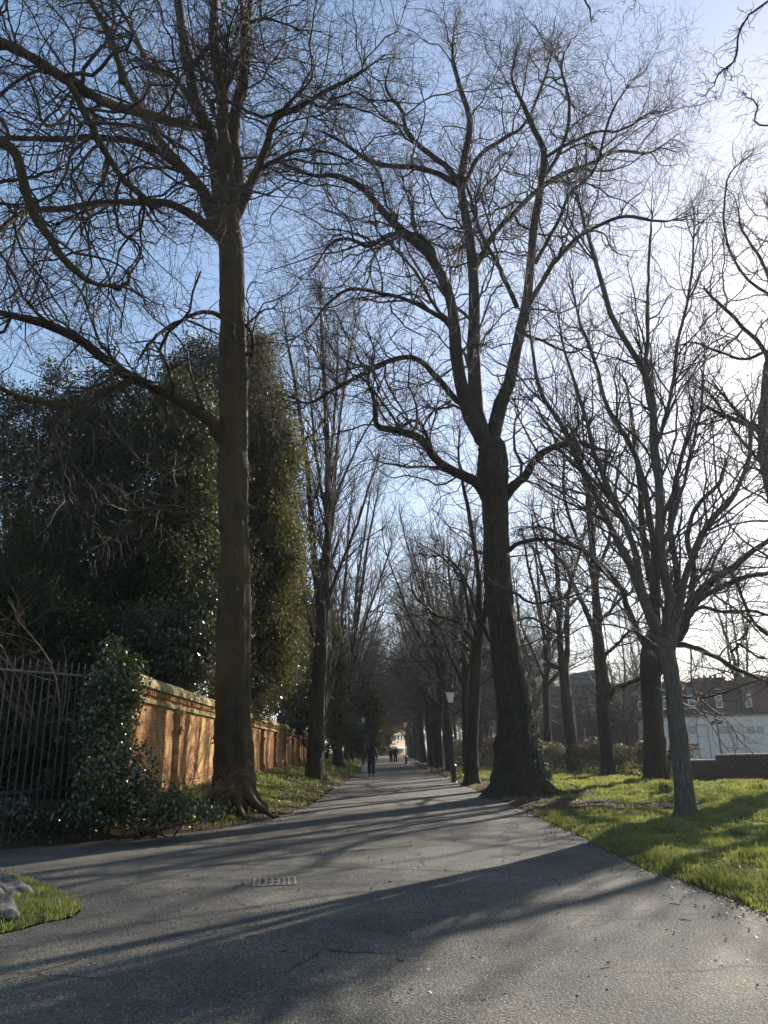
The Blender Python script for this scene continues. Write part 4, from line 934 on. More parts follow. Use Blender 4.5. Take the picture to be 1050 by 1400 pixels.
# root buttresses of the two big trees
def buttress(root, org, pts, r0, mat):
    P = np.array([catmull(np.array(p, float), 12) for p in pts]); 
    for i in range(len(P)):
        for k in range(12): P[i, k, 2] = max(P[i, k, 2], gz(P[i, k, 0]+org[0], P[i, k, 1]+org[1])-org[2]-.06)
    v, f = tubes(P, np.tile(np.linspace(1, .18, 12)**1.0, (len(P), 1))*np.array(r0)[:, None], 10); link('roots', np_mesh('roots', v, f), M[mat], root)
buttress(treeB, TB[0], [[(.3,-.1,.9),(.65,-.2,.35),(1.3,-.35,.02)], [(-.3,-.3,.6),(-.65,-.5,.2),(-.95,-.7,-.02)], [(.0,-.4,.5),(.15,-.9,.15),(.3,-1.3,-.03)], [(.4,.3,.5),(.9,.6,.2),(1.5,.8,0)]], [.24, .26, .2, .2], 'bark_dark')
buttress(treeA, TA[0], [[(.25,-.2,.6),(.6,-.5,.25),(1.15,-.95,-.05)], [(-.3,-.2,.6),(-.65,-.45,.2),(-1.0,-.6,-.03)], [(.1,-.35,.45),(.3,-.8,.15),(.55,-1.3,-.05)]], [.18, .2, .14], 'bark_moss')

# ------------------------------------------------------------------ railings left
f0 = at_z(124, 925, 3.15); f1 = at_z(-40, 912, 3.15); fd = (f1-f0)[:2]; fl = np.linalg.norm(fd); fa = math.atan2(fd[1], fd[0])
fe = empty('railing_fence', (f0[0], f0[1], 0), fa, 'tall dark iron railings in shade left of the ivy covered wall end', 'fence')
k = 0
while k*.16 < fl:
    x = k*.16; g = gz(*(f0[:2]+fd/fl*x))
    MB().lathe([(.011, g-.1), (.011, 3.27), (.017, 3.30), (.004, 3.42)], 8, (x, 0)).build('bar', M['rail'], fe); k += 1
for z in (3.15, .95): MB().box(-.1, fl, .013, .03, z-.02, z+.02).build('rail', M['rail'], fe, bevel=.004)
for x in (-.05, fl*.93): MB().box(x-.03, x+.03, .037, .097, .1, 3.3).build('post', M['rail'], fe, bevel=.005)

# ------------------------------------------------------------------ lamps
M['glass_lamp'] = leafmat('glass_lamp', [(.7, .72, .68), (.8, .8, .76)], .3, .55, (.85, .86, .82))
def lamp(label, x, y, s=1.0):
    z = gz(x, y); r = empty('street_lamp', (x, y, z-.02), 0, label, 'lamp post', 'old style lamp posts along the path'); r.scale = (s, s, s)
    MB().lathe([(.17, 0), (.17, .08), (.13, .12), (.125, .75), (.14, .78), (.14, .84), (.09, .90)], 16).build('base', M['iron'], r, smooth=False, bevel=.006)
    MB().lathe([(.075, .90), (.06, 1.0), (.058, 2.1), (.075, 2.13), (.075, 2.18), (.052, 2.22), (.042, 3.45), (.06, 3.48), (.06, 3.53), (.035, 3.57), (.035, 3.72)], 16).build('post', M['iron'], r, smooth=False)
    MB().tube([(-.28, 0, 3.38), (.28, 0, 3.38)], .014, 8).build('ladder_bar', M['iron'], r)
    MB().lathe([(.05, 3.70), (.16, 3.76), (.16, 3.79)], 4).build('lantern_floor', M['iron'], r)
    MB().lathe([(.165, 3.80), (.305, 4.28)], 4).build('lantern_glass', M['glass_lamp'], r)
    mb = MB()
    for a in range(4):
        c_, s_ = math.cos(2*math.pi*(a+.5)/4), math.sin(2*math.pi*(a+.5)/4); mb.tube([(c_*.172, s_*.172, 3.79), (c_*.316, s_*.316, 4.30)], .013, 6)
    mb.build('lantern_frame', M['iron'], r)
    MB().lathe([(.385, 4.29), (.385, 4.32), (.25, 4.44), (.13, 4.54), (.12, 4.60), (.15, 4.61), (.03, 4.68), (.02, 4.74), (.035, 4.77), (.005, 4.83)], 4).build('lantern_roof', M['iron'], r)
    return r
p = at_z(621, 1068.5, .03); lamp('black old style lamp post with a pale lantern on the right of the path', p[0], p[1], .97)
p = at_z(497, 1047.5, .1); lamp('dark lamp post in the shade just left of the walker', p[0], p[1])
p = at_z(555.5, 1044, .05); lamp('small distant lamp post right of the path with a sunlit lantern', p[0], p[1])

# ------------------------------------------------------------------ right side: low wall, hedge, buildings
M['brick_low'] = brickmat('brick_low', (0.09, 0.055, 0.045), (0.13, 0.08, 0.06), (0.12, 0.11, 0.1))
a_ = at_z(930, 1064, .1); b2 = at_z(1060, 1068, .1); a_[1] = 33.0; a_[0] = at_y(930, 1050, 33)[0]; b2 = at_y(1180, 1050, 31.0); dd_ = (b2-a_)[:2]; ln = np.linalg.norm(dd_); an_ = math.atan2(dd_[1], dd_[0])
stp = np.linalg.norm(at_y(975, 1035, 33)[:2]-a_[:2])
lw = empty('low_brick_wall', (a_[0], a_[1], 0), an_, 'low dark brick wall with a step in its pale coping at the back of the lawn', 'wall')
hz = at_y(1010, 1031, 32.4)[2]
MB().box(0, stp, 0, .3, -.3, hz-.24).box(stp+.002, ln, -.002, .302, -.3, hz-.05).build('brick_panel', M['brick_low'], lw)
M['pale_cope'] = plain('pale_cope', (0.42, 0.36, 0.3), .8, noise=.3, nscale=5, bumpv=.3)
MB().box(-.03, stp, -.04, .34, hz-.238, hz-.18).box(stp+.003, ln, -.04, .34, hz-.048, hz+.015).build('coping', M['pale_cope'], lw, bevel=.008)
# hedge
rng = np.random.default_rng(91)
def woodland(label, p0, p1, n, hgt, seed):
    rng = np.random.default_rng(seed); p0 = np.array(p0, float); p1 = np.array(p1, float); t = rng.random(n); hh = hgt*(1+.25*np.sin(t*23)+.15*np.sin(t*57+1))
    xy = p0+(p1-p0)*t[:, None]+rng.normal(0, 4, (n, 2)); b0 = np.column_stack([xy, np.zeros(n)]); z0 = rng.uniform(0, .75, n)**.7*hh; b0[:, 2] = z0
    e0 = b0+np.column_stack([rng.normal(0, 1.0, n), rng.normal(0, 1.0, n), rng.uniform(1.5, 4, n)])
    Q = np.stack([b0+(e0-b0)*s+rng.normal(0, .12, (n, 3))*(s > 0) for s in np.linspace(0, 1, 4)], 1); v, f = tubes(Q, np.tile(np.linspace(.06, .02, 4), (n, 1)), 3)
    tag(link('distant_woodland', np_mesh('distant_woodland', v, f), M['twig']), label, 'woodland', kind='stuff')
woodland('far brown bare woodland behind the park trees', (5, 250), (210, 175), 26000, 15, 1)
woodland('far brown bare woodland behind the wall and evergreens', (-4, 225), (-170, 120), 16000, 15, 2)
def hedge(label, p0, p1, wdt, h, n, mat, size, name='hedge'):
    p0 = np.array(p0); p1 = np.array(p1); t = rng.random(n); L = np.linalg.norm(p1-p0); prof = 1+.14*np.sin(t*L*1.3+1)+.1*np.sin(t*L*3.1)
    a = rng.uniform(0, math.pi, n); rr = rng.uniform(.72, 1.06, n); nn = np.array([-(p1-p0)[1], (p1-p0)[0]])/L
    off = np.cos(a)*rr*wdt; z = np.abs(np.sin(a))**.6*rr*h*prof; xy = p0+(p1-p0)*t[:, None]+nn*off[:, None]
    P = np.stack([xy[:, 0], xy[:, 1], np.maximum(z, .05)+rng.normal(0, .05, n)], 1)
    org = np.array([*(p0+p1)/2, 0.]); r = empty(name, org, 0, label, 'hedge')
    V, F = leaf_cards(P-org, size*rng.uniform(.6, 1.3, n), rng, None, 1.4); link('leaves', np_mesh('leaves', V, F, smooth=False), M[mat], r)
    m_ = int(L*22); tt = rng.random(m_); b0 = np.concatenate([p0+(p1-p0)*tt[:, None]+nn*rng.normal(0, wdt*.3, (m_, 1)), np.zeros((m_, 1))], 1)
    e0 = b0+np.stack([rng.normal(0, .35, m_), rng.normal(0, .3, m_), h*rng.uniform(.7, 1.12, m_)], 1); Q = np.stack([b0+(e0-b0)*s+rng.normal(0, .03, (m_, 3))*(s > 0) for s in np.linspace(0, 1, 6)], 1)-org
    v, f = tubes(Q, np.tile(np.linspace(.012, .004, 6), (m_, 1)), 3); link('stems', np_mesh('stems', v, f), M['twig_brown'], r)
h0 = at_y(690, 1040, 53); h1 = at_y(868, 1040, 40); h2 = at_y(935, 1040, 35)
hedge('loose brownish hedge at the back of the lawn before the dark brick building', h0[:2], h1[:2], .8, 1.5, 20000, 'hedge_leaf', .085)
hedge('short thin hedge end between the two trunks and the low brick wall', h1[:2]+np.array([.3, -.2]), h2[:2], .55, 1.3, 6000, 'hedge_leaf', .085)
hedge('long dark hedge running away behind the right avenue trees', at_y(690, 1040, 53.5)[:2], (9.0, 150), 1.1, 2.0, 16000, 'hedge_leaf', .17)
# small plants on the lawn
M['bulb_leaf'] = leafmat('bulb_leaf', [(0.02, 0.04, 0.02), (0.05, 0.08, 0.03)], .5, .3)
for k, (px, py, n_, h_, lab) in enumerate([(909,1083,90,.34,'bushy tuft of bulb leaves on the lawn left of the slim grey trunk'),(878,1074,34,.3,'small upright tuft of bulb leaves left of the bushier one'),(1038,1079,30,.28,'small tuft of leaves on the lawn near the right edge'),(858,1060,60,.22,'pale low clump of leaves at the foot of the hedge')]):
    p = at_z(px, py, .07); x = rng.normal(p[0], .16, n_); y = rng.normal(p[1], .14, n_); V, F = blades(x-p[0], y-p[1], np.zeros(n_), h_, .02, rng, .35)
    o = link('bulb_plant', np_mesh('bulb_plant', V, F), M['bulb_leaf'], None, (p[0], p[1], gz(p[0], p[1]))); tag(o, lab, 'plant', 'leafy tufts on the lawn')

def bldg_pt(px, py, Y): return at_y(px, py, Y)
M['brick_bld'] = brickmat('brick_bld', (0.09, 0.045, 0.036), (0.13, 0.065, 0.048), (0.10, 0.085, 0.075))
M['white_brick'] = brickmat('white_brick', (0.84, 0.79, 0.72), (0.87, 0.83, 0.76), (0.76, 0.72, 0.66))
M['white_paint'] = plain('white_paint', (0.78, 0.79, 0.8), .5)
M['pane'] = plain('pane', (0.05, 0.065, 0.08), .12, spec=.8)
M['pane_pale'] = plain('pane_pale', (0.35, 0.4, 0.45), .3)
M['beige'] = plain('beige', (0.4, 0.33, 0.25), .7)
M['slate'] = plain('slate', (0.11, 0.115, 0.13), .6, noise=.3, nscale=3)
YB = 72.0
def Xb(px, py=980): return at_y(px, py, YB)[0]
def Zb(px, py): return at_y(px, py, YB)[2]
bx0 = Xb(848, 1000); 
tb = empty('brick_building', (bx0, YB, 0), 0, 'long dark brick building with notched parapet and narrow white windows above the white ground floor', 'building')
zt = Zb(1000, 930); zl = Zb(1000, 973); bx1 = bx0+34
win_px = [(944,975),(982,974),(1022,973),(875,979),(907,977),(1062,972),(1100,971)]
wx = sorted([Xb(a, 950)-bx0 for a, _ in win_px]); ww = .31
# upper wall in piers, lower between windows (notches)
mb = MB(); edges = [0]
for x in wx: edges += [x-ww, x+ww]
edges.append(34.0); zw0 = zl+.35; zw1 = zt-1.3
for i in range(0, len(edges), 2): mb.box(edges[i], edges[i+1], 0, 9, -.5, zt-.02*(i % 4))
for i in range(1, len(edges)-1, 2): mb.box(edges[i]+.001, edges[i+1]-.001, .12, 8.9, -.5, zw0).box(edges[i]+.001, edges[i+1]-.001, .12, 8.9, zw1, zt-.55)
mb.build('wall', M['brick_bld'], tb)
for x in wx:
    fr = MB().box(x-ww+.01, x-ww+.09, .02, .11, zw0, zw1).box(x+ww-.09, x+ww-.01, .02, .11, zw0, zw1).box(x-ww+.092, x+ww-.092, .02, .11, zw0, zw0+.1).box(x-ww+.092, x+ww-.092, .02, .11, zw1-.1, zw1).box(x-ww+.092, x+ww-.092, .02, .11, zw0+(zw1-zw0)*.62, zw0+(zw1-zw0)*.62+.08).build('window', M['white_paint'], tb)
    MB().box(x-ww+.05, x+ww-.05, .07, .10, zw0+.05, zw1-.05).build('pane', M['pane'], fr)
    MB().box(x-ww, x+ww, .10, .13, zw1+.01, zt-.6).build('spandrel', M['slate'], tb)
for px in (985, 1046): 
    x = Xb(px, 925)-bx0; MB().box(x-1.3, x+1.3, 2, 4, zt-.3, zt+.45).build('chimney', M['brick_bld'], tb)
    mb = MB()
    for q_ in (-.8, -.3, .3, .8): mb.lathe([(.14, zt+.45), (.11, zt+.8)], 8, (x+q_, 3))
    mb.build('chimney_pot', M['beige'], tb)
# white ground floor building in front
YW = 66.0
def Xw(px, py=1000): return at_y(px, py, YW)[0]
wx0 = Xw(904, 1000); zwt = at_y(1000, 979, YW)[2]
wb = empty('white_building', (wx0, YW, 0), 0, 'low white painted brick building with two doors and small square windows behind the low wall', 'building')
MB().box(0, 26, 0, YB-YW-.05, -1.5, zwt).build('wall', M['white_brick'], wb)
MB().box(-.1, 26.1, -.12, YB-YW-.04, zwt+.002, zwt+.14).build('roof', M['slate'], wb)
for px in (947, 988, 998, 1027, 1040, 1062):
    x = Xw(px)-wx0; z = at_y(px, 998, YW)[2]; f_ = MB().box(x-.28, x+.28, -.04, 0.0-.002, z-.28, z+.28).build('window', M['beige'], wb); MB().box(x-.19, x+.19, -.055, -.042, z-.19, z+.19).build('pane', M['pane_pale'], f_)
for px0 in (960, 1008):
    x = Xw(px0)-wx0; zd = at_y(px0, 993, YW)[2]; MB().box(x-.42, x+.42, -.03, -.003, -1.2, zd).build('door', M['white_brick'], wb)
    MB().box(x-.5, x-.43, -.06, -.002, -1.2, zd+.08).box(x+.43, x+.5, -.05, -.002, -1.2, zd+.08).box(x-.5, x+.5, -.07, -.002, zd+.082, zd+.14).build('door_frame', M['beige'], wb)
# white strips left of it: three narrow pillars of the porch
for px in (886, 909, 926)[:1]: pass
pz = at_y(820, 988, YB)[2]
for px, lab in ((856, 'tall white window strip in the dark brick, left one'), (872, 'tall white window strip in the dark brick, right one')): pass
# dark brick hall with raised block
YT = 76.0
hx0 = at_y(745, 1000, YT)[0]; hx1 = bx0-.05; hz_ = at_y(880, 935, YT)[2]
hb = empty('brick_hall', (hx0, YT, 0), 0, 'dark brick hall with a raised slate clad block, partly hidden by the trees', 'building')
t0 = at_y(782, 930, YT)[0]-hx0; t1 = at_y(832, 930, YT)[0]-hx0; tz = at_y(832, 912, YT)[2]; tz0 = at_y(782, 921, YT)[2]
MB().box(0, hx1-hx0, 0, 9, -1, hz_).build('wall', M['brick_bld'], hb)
mb = MB().prism([(t0, hz_-.0), (t1, hz_), (t1, tz), (t0, tz0)], .3, 6); mb.build('roof_block', M['slate'], hb)
MB().box(t0-.15, t1+.6, .1, 6.2, hz_+.002, hz_+.12).build('roof_edge', M['brick_bld'], hb)
for px in (813, 853, 866):
    x = at_y(px, 1000, YT)[0]-hx0; za = at_y(px, 982 if px > 850 else 952, YT)[2]; zb_ = at_y(px, 1025 if px > 850 else 980, YT)[2]
    f_ = MB().box(x-.3, x+.3, -.06, -.003, zb_, za).build('window', M['white_paint'] if px > 850 else M['slate'], hb); zm = (za+zb_)/2
    MB().box(x-.22, x+.22, -.075, -.062, zb_+.1, zm-.08).box(x-.22, x+.22, -.075, -.062, zm+.08, za-.1).build('pane', M['pane_pale'], f_)
for px, za_ in ((786, 957), (798, 995)):
    x = at_y(px, 990, YT)[0]-hx0; MB().tube([(x, -.09, -.8), (x, -.09, at_y(px, za_, YT)[2])], .10 if px < 790 else .07, 8).build('drainpipe', M['pane_pale'], hb)
MB().box(0, hx1-hx0, -.05, -.003, at_y(830, 984, YT)[2], at_y(830, 984, YT)[2]+.15).build('string_course', M['slate'], hb)
# court sign (white letters on red)
sx = Xw(947, 1020); sz = at_y(947, 1021, YW)[2]
M['sign_red'] = plain('sign_red', (0.22, 0.03, 0.035), .5); M['sign_white'] = plain('sign_white', (.75, .7, .7), .5)
sg = empty('wall_sign', (sx, YW-.12, sz), 0, 'dark red sign with white script reading Court on the white building', 'sign')
MB().box(-.45, .45, 0, .05, -.24, .24).build('panel', M['sign_red'], sg)
for z_ in (-.215, .2): pass
cu = bpy.data.curves.new('lettering', 'FONT'); cu.body = 'Court'; cu.size = .34; cu.align_x = 'CENTER'; cu.align_y = 'CENTER'; cu.extrude = .006; cu.shear = .3
to = bpy.data.objects.new('lettering', cu); scene.collection.objects.link(to); bpy.context.view_layer.update()
me = bpy.data.meshes.new_from_object(to); bpy.data.objects.remove(to)
o = link('lettering', me, M['sign_white'], sg, (0, -.012, 0)); o.rotation_euler = (R_(90), 0, 0)
# flood light mast
YP = 58.0; p = at_y(986, 1028, YP); pt = at_y(981, 988, YP)
fo = empty('flood_light', (p[0], YP, 0), 0, 'dark mast with paired floodlights in front of the white building', 'lamp post')
MB().lathe([(.07, -.5), (.055, pt[2]-.1)], 10).build('mast', M['iron'], fo)
MB().box(-.34, .34, -.04, .04, pt[2]-.1, pt[2]-.03).build('bracket', M['iron'], fo)
for s_ in (-.26, 0, .26): MB().box(s_-.11, s_+.11, -.12, .1, pt[2]-.09+(.15 if s_ == 0 else 0), pt[2]+.13+(.15 if s_ == 0 else 0)).build('lamp_head', M['iron'], fo, bevel=.02)
# far house at the end
YH = 190.0
hx = at_y(526, 1010, YH)[0]; M['brick_far'] = brickmat('brick_far', (0.6, 0.38, 0.27), (0.66, 0.47, 0.34), (0.6, 0.55, 0.45))
fh = empty('far_house', (hx, YH-2, 0), R_(68), 'sunlit brick house with a row of white windows at the end of the avenue', 'house')
ztop = at_y(540, 985, YH)[2]; MB().box(0, 14, 0, 8, -.5, ztop).build('wall', M['brick_far'], fh)
M['tile'] = plain('tile', (0.16, 0.08, 0.06), .8, noise=.3, nscale=4)
mb = MB(); rv = [(-.4, -.4, ztop+.003), (14.4, -.4, ztop+.003), (14.4, 8.4, ztop+.003), (-.4, 8.4, ztop+.003), (2, 4, ztop+2.6), (10, 4, ztop+2.6)]; vv = [mb.bm.verts.new(p_) for p_ in rv]
for f_ in ((0,1,5,4),(1,2,5),(2,3,4,5),(3,0,4),(3,2,1,0)): mb.bm.faces.new([vv[i] for i in f_])
mb.build('roof', M['tile'], fh)
z0, z1 = at_y(538, 1013, YH)[2], at_y(538, 1004, YH)[2]
for i in range(6):
    x = (at_y(529.8+i*4.6, 1008, YH)[0]-hx)/.375; wf = MB().box(x-.2, x+1.3, -.06, -.003, z0, z1).build('window', M['white_paint'], fh); MB().box(x+.1, x+1.0, -.075, -.062, z0+.15, z1-.15).build('pane', M['pane'], wf)
zc = at_y(540, 1023, YH)[2]; MB().box(1.5, 13, -2.6, -.002, zc-.1, zc+.35).build('canopy', M['white_paint'], fh)
for x in (1.8, 6.0, 12): MB().box(x-.12, x+.12, -2.5, -2.26, -.3, zc-.102).build('column', M['white_paint'], fh)
MB().box(4.2, 6.4, -.08, -.003, -.3, zc-.4).build('door', M['pane'], fh)
gx = at_y(516, 1030, 182)[0]; zg = at_y(520, 1026, 182)[2]
gg = empty('garage', (gx, 182, 0), 0, 'low grey rendered garage left of the far house', 'garage'); M['grey_r'] = plain('grey_r', (.3, .32, .3), .8, noise=.2)
gw = at_y(529, 1030, 182)[0]-gx-.3; MB().box(0, gw, 0, 5, -.3, zg).build('wall', M['grey_r'], gg); MB().box(-.1, gw+.1, -.15, 5.1, zg+.002, zg+.15).build('roof', M['white_paint'], gg); MB().box(.4, gw-.3, -.05, -.003, -.3, zg-.5).build('door', M['slate'], gg)

# ------------------------------------------------------------------ foreground left: two stones; drain; litter
def stone(label, c, size, rz, seed, tilt):
    rng = np.random.default_rng(seed); bm = bmesh.new(); bmesh.ops.create_icosphere(bm, subdivisions=4, radius=1)
    ph = rng.uniform(0, 6.28, 12)
    for v in bm.verts:
        p = v.co; q = Vector((max(-.82, min(.82, p.x)), max(-.7, min(.7, p.y)), max(-.75, min(.7, p.z))))
        n_ = .10*abs(math.sin(3*p.x+ph[0]+2*p.z))*math.sin(5*p.y+ph[1])+.06*abs(math.sin(7*p.x+5*p.z+ph[6]))+.05*math.sin(9*p.z+ph[2]+3*p.x)+.03*math.sin(17*p.x+ph[3])*math.sin(15*p.y+ph[4])+.02*math.sin(31*p.z+ph[5]+20*p.y)
        q *= 1.15+n_*1.6; v.co = Vector((q.x*size[0], q.y*size[1], q.z*size[2]))
    me = bpy.data.meshes.new('rock'); bm.to_mesh(me); bm.free(); me.polygons.foreach_set('use_smooth', np.ones(len(me.polygons), dtype=bool))
    o = link('rock', me, M['stone'], None, (c[0], c[1], gz(c[0], c[1])+size[2]*.25)); o.rotation_euler = (R_(tilt[0]), R_(tilt[1]), rz); tag(o, label, 'rock', 'rocks on the grass verge')
M['stone'] = plain('stone', (0.11, 0.10, 0.085), .9, noise=.8, nscale=12, bumpv=1.0)
p = at_z(-22, 1252, .05); stone('pale sunlit boulder lying nearer on the grass corner at the left edge', p, (.50, .17, .15), R_(-38), 1, (0, 14))
p = at_z(-10, 1222, .05); stone('dark shaded boulder behind the pale one on the grass corner', p, (.58, .17, .17), R_(-30), 5, (0, 13))
# drain cover
dc = at_z(375.5, 1205.5, 0); M['iron_worn'] = plain('iron_worn', (0.22, 0.19, 0.15), .55, metal=.0, noise=.4, nscale=30, bumpv=.2); M['slot_shade'] = plain('slot_shade', (.004, .004, .004), .9)
g = empty('drain_cover', (dc[0], dc[1], 0.004), R_(8), 'worn iron drain grating with slots set in the tarmac', 'drain cover'); g.scale = (.92, 1.2, 1)
MB().box(-.27, .27, -.24, .24, .001, .0022).build('slot_shade', M['slot_shade'], g)  # flat near-black sheet, shade of the slots painted just under the bars
mb = MB()
for a0_, a1_, b0_, b1_ in ((-.29,.29,-.26,-.235),(-.29,.29,.235,.26),(-.29,-.262,-.234,.234),(.262,.29,-.234,.234)): mb.box(a0_, a1_, b0_, b1_, .001, .0065)
mb.build('frame', M['iron_worn'], g)
mb = MB()
for x in (-.2, .12+.07): mb.box(x-.012, x+.012, -.234, .234, .0042, .0062)
for i in range(6):
    y_ = -.2+i*.08; mb.box(-.261, -.213, y_-.014, y_+.014, .0042, .0062); mb.box(.203, .261, y_-.014, y_+.014, .0042, .0062)
for y_ in (-.16, .16): mb.box(-.187, .177, y_-.014, y_+.014, .0042, .0062)
for x in (-.12, -.03, .06, .13): mb.box(x-.013, x+.013, -.145, .145, .0042, .0060)
for x in (-.14, -.05, .04, .12):
    for y_ in (-.233, .175): mb.box(x-.012, x+.012, y_, y_+.058, .0042, .0058)
mb.box(-.106, .046, -.03, .03, .0042, .0056); mb.build('grating', M['iron_worn'], g)

# ------------------------------------------------------------------ people
M['black_cloth'] = plain('black_cloth', (.008, .008, .011), .85, noise=.3, nscale=6); M['skin'] = plain('skin', (.35, .2, .14), .6); M['navy'] = plain('navy', (.008, .009, .014), .85)
M['strap_white'] = plain('strap_white', (.6, .6, .62), .6); M['bag_pale'] = plain('bag_pale', (.5, .53, .56), .6, noise=.2); M['hair'] = plain('hair', (.012, .009, .008), .6); M['dark_shoe'] = plain('dark_shoe', (.01, .01, .01), .5)
def skin_mesh(name, verts, edges, mat, parent, sub=2, root=0):
    me = bpy.data.meshes.new(name); me.from_pydata([v[:3] for v in verts], edges, []); o = link(name, me, mat, parent)
    m_ = o.modifiers.new('skin', 'SKIN'); m_.use_smooth_shade = True; sl = me.skin_vertices[0].data
    for i, v in enumerate(verts): sl[i].radius = (v[3], v[4] if len(v) > 4 else v[3]); sl[i].use_root = (i == root)
    if sub: s_ = o.modifiers.new('subsurf', 'SUBSURF'); s_.levels = sub; s_.render_levels = sub
    return o
def person(label, x, y, rz, h, top, legs, step=.12, coat=True, hood=False, stripe=False, bag=False):
    z = gz(x, y) if path_query(x, y)[0][0] > 0 else 0.0; r = empty('person', (x, y, z), rz, label, 'person'); s = h/1.75; r.scale = (s, s, s)
    V = [(0,0,.95,.15,.11),(0,0,1.12,.14,.10),(0,0,1.32,.17,.11),(0,0,1.45,.11,.08),(0,.01,1.53,.055,.055),(0,.02,1.60,.075,.085),(0,.02,1.70,.072,.085),
         (-.19,0,1.42,.06),(-.25,-.02,1.15,.045),(-.27,.08,.90,.034),(.19,0,1.42,.06),(.26,.02,1.15,.045),(.30,-.02,.90,.034),
         (-.09,0,.90,.095),(-.10,step*.6,.50,.062),(-.10,step,.09,.042),(-.10,step+.14,.04,.036),(.09,0,.90,.095),(.10,-step*.3,.50,.062),(.10,-step,.10,.042),(.10,-step+.14,.04,.036)]
    E = [(0,1),(1,2),(2,3),(3,4),(4,5),(5,6),(3,7),(7,8),(8,9),(3,10),(10,11),(11,12),(0,13),(13,14),(14,15),(15,16),(0,17),(17,18),(18,19),(19,20)]
    skin_mesh('body', V, E, M['skin'], r)
    # hands: palm with five fingers
    for sx_, hx_, hy_, hz2 in ((-1, -.27, .08, .90), (1, .30, -.02, .90)):
        hv = [(hx_, hy_, hz2, .026, .018), (hx_, hy_+.005, hz2-.06, .036, .016), (hx_, hy_+.01, hz2-.095, .034, .014)]; he = [(0, 1), (1, 2)]
        for i in range(4):
            bx_ = hy_+.01+(i-1.5)*.019; l_ = (.055, .068, .072, .062)[i]; k0 = len(hv); hv += [(hx_, bx_, hz2-.10, .009), (hx_-sx_*.008, bx_, hz2-.10-l_*.5, .008), (hx_-sx_*.022, bx_, hz2-.10-l_, .007)]; he += [(2, k0), (k0, k0+1), (k0+1, k0+2)]
        k0 = len(hv); hv += [(hx_-sx_*.01, hy_+.045, hz2-.06, .010), (hx_-sx_*.02, hy_+.055, hz2-.10, .008)]; he += [(1, k0), (k0, k0+1)]
        skin_mesh('hand', hv, he, M['skin'], r, 1)
    # clothing
    if coat:
        T = [(0,0,.84,.215,.165),(0,0,1.0,.205,.155),(0,0,1.15,.19,.14),(0,0,1.33,.205,.135),(0,0,1.45,.14,.10),(0,.01,1.52,.075,.07),(-.20,0,1.42,.085),(-.27,-.02,1.15,.072),(-.285,.08,.93,.058),(.20,0,1.42,.085),(.28,.02,1.15,.072),(.315,-.02,.93,.058)]
        skin_mesh('coat', T, [(0,1),(1,2),(2,3),(3,4),(4,5),(4,6),(6,7),(7,8),(4,9),(9,10),(10,11)], M[top], r)
    T = [(0,0,.93,.17,.13),(-.10,0,.85,.125),(-.105,step*.6,.50,.095),(-.105,step,.11,.088),(.10,0,.85,.125),(.105,-step*.3,.50,.095),(.105,-step,.12,.088)]
    skin_mesh('trousers', T, [(0,1),(1,2),(2,3),(0,4),(4,5),(5,6)], M[legs], r)
    for sx_, st in ((-1, step), (1, -step)):
        skin_mesh('shoe', [(sx_*.10, st-.05, .05, .05, .05), (sx_*.10, st+.08, .045, .052, .042), (sx_*.10, st+.19, .035, .042, .032)], [(0, 1), (1, 2)], M['dark_shoe'], r)
    if hood: skin_mesh('headscarf', [(0,0,1.46,.10,.09),(0,.0,1.56,.085,.09),(0,.0,1.66,.10,.11),(0,.0,1.74,.08,.09)], [(0,1),(1,2),(2,3)], M[top], r)
    else: skin_mesh('hair', [(0,-.02,1.60,.07,.07),(0,-.01,1.68,.085,.092),(0,.0,1.745,.07,.08)], [(0,1),(1,2)], M['hair'], r)
    # face (looks along +y)
    skin_mesh('nose', [(0,.105,1.655,.010),(0,.122,1.625,.014)], [(0,1)], M['skin'], r, 1)
    for sx_ in (-1, 1): MB().lathe([(.001,-.012),(.009,-.008),(.012,0),(.009,.008),(.001,.012)], 8).build('eye', M['dark_shoe'], r, loc=(sx_*.032, .095, 1.66))
    MB().box(-.024, .024, .1, .108, 1.583, 1.592).build('mouth', plain('lip', (.25,.08,.07), .6), r)
    if stripe: MB().tube([(.20, -.07, 1.50), (.285, -.075, 1.38), (.34, -.03, 1.15), (.372, -.03, .97)], .018, 6).build('sleeve_stripe', M['strap_white'], r)
    return r
p = at_z(508, 1062, 0); person('walker in a dark coat and black trousers seen from behind, nearest of the walkers', p[0], p[1], R_(4), 1.93, 'navy', 'black_cloth', .05, hood=True, stripe=True)
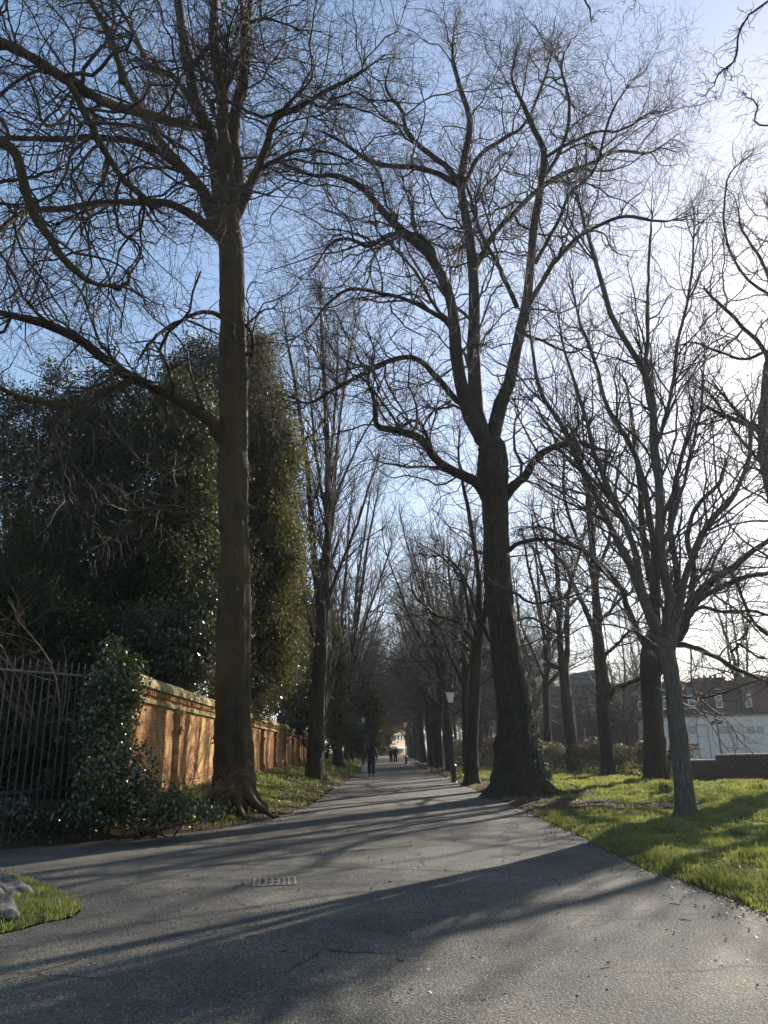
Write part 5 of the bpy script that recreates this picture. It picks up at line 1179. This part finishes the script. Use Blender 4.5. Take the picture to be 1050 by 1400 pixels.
# carrier bag in the walker's left hand
sc = 1.86/1.75; bx_, by_ = p[0]-.29*sc-.15, p[1]+.1
o = empty('carrier_bag', (bx_+.02, by_, .28), 0, "pale carrier bag hanging from the walker's left hand", 'bag')
mb = MB().prism([(-.17, 0), (.17, .02), (.15, .36), (-.13, .38)], -.06, .06); mb.build('bag_body', M['bag_pale'], o, bevel=.02)
MB().tube([(-.08, 0, .36), (.03, 0, .60), (.12, 0, .36)], .008, 6).build('handle', M['bag_pale'], o)
for px, py, h, lab, t_, st in ((535, 1043.6, 1.62, 'smaller of the two distant walkers in dark clothes', 'black_cloth', .1), (541, 1043.8, 1.82, 'taller distant walker in a dark coat beside a smaller one', 'navy', .14)):
    p = at_z(px, py, 0); person(lab, p[0], p[1], R_(180), h, t_, 'black_cloth', st)
# pigeon on the limb
p = at_y(611, 556, 26.0-.6); pg = empty('pigeon', tuple(p), R_(20), 'small dark bird perched on a limb of the massive right hand tree', 'bird'); M['feather'] = plain('feather', (.06, .06, .075), .6, noise=.3, nscale=20)
skin_mesh('body', [(0,0,.12,.07),(.09,0,.16,.075),(.16,0,.24,.05),(.19,0,.30,.035),(.23,0,.30,.012),(-.12,0,.06,.045,.03),(-.25,0,.0,.03,.012)], [(0,1),(1,2),(2,3),(3,4),(0,5),(5,6)], M['feather'], pg)
for s_ in (-.03, .03): MB().tube([(.03, s_, .09), (.03, s_, -.01)], .006, 5).build('leg', M['feather'], pg)

# ------------------------------------------------------------------ thin air haze over the whole place
hzm = bpy.data.materials.new('haze'); hzm.use_nodes = True; n = hzm.node_tree; n.nodes.remove(n.nodes['Principled BSDF'])
pv = n.nodes.new('ShaderNodeVolumePrincipled'); pv.inputs['Color'].default_value = (.85, .9, 1.0, 1); pv.inputs['Density'].default_value = .00028; pv.inputs['Anisotropy'].default_value = .5
n.links.new(pv.outputs[0], n.nodes['Material Output'].inputs['Volume'])
tag(MB().box(-905, 985, -70, 2560, -1.2, 62).build('haze', hzm), 'thin pale haze in the air between the trees', None, kind='stuff')
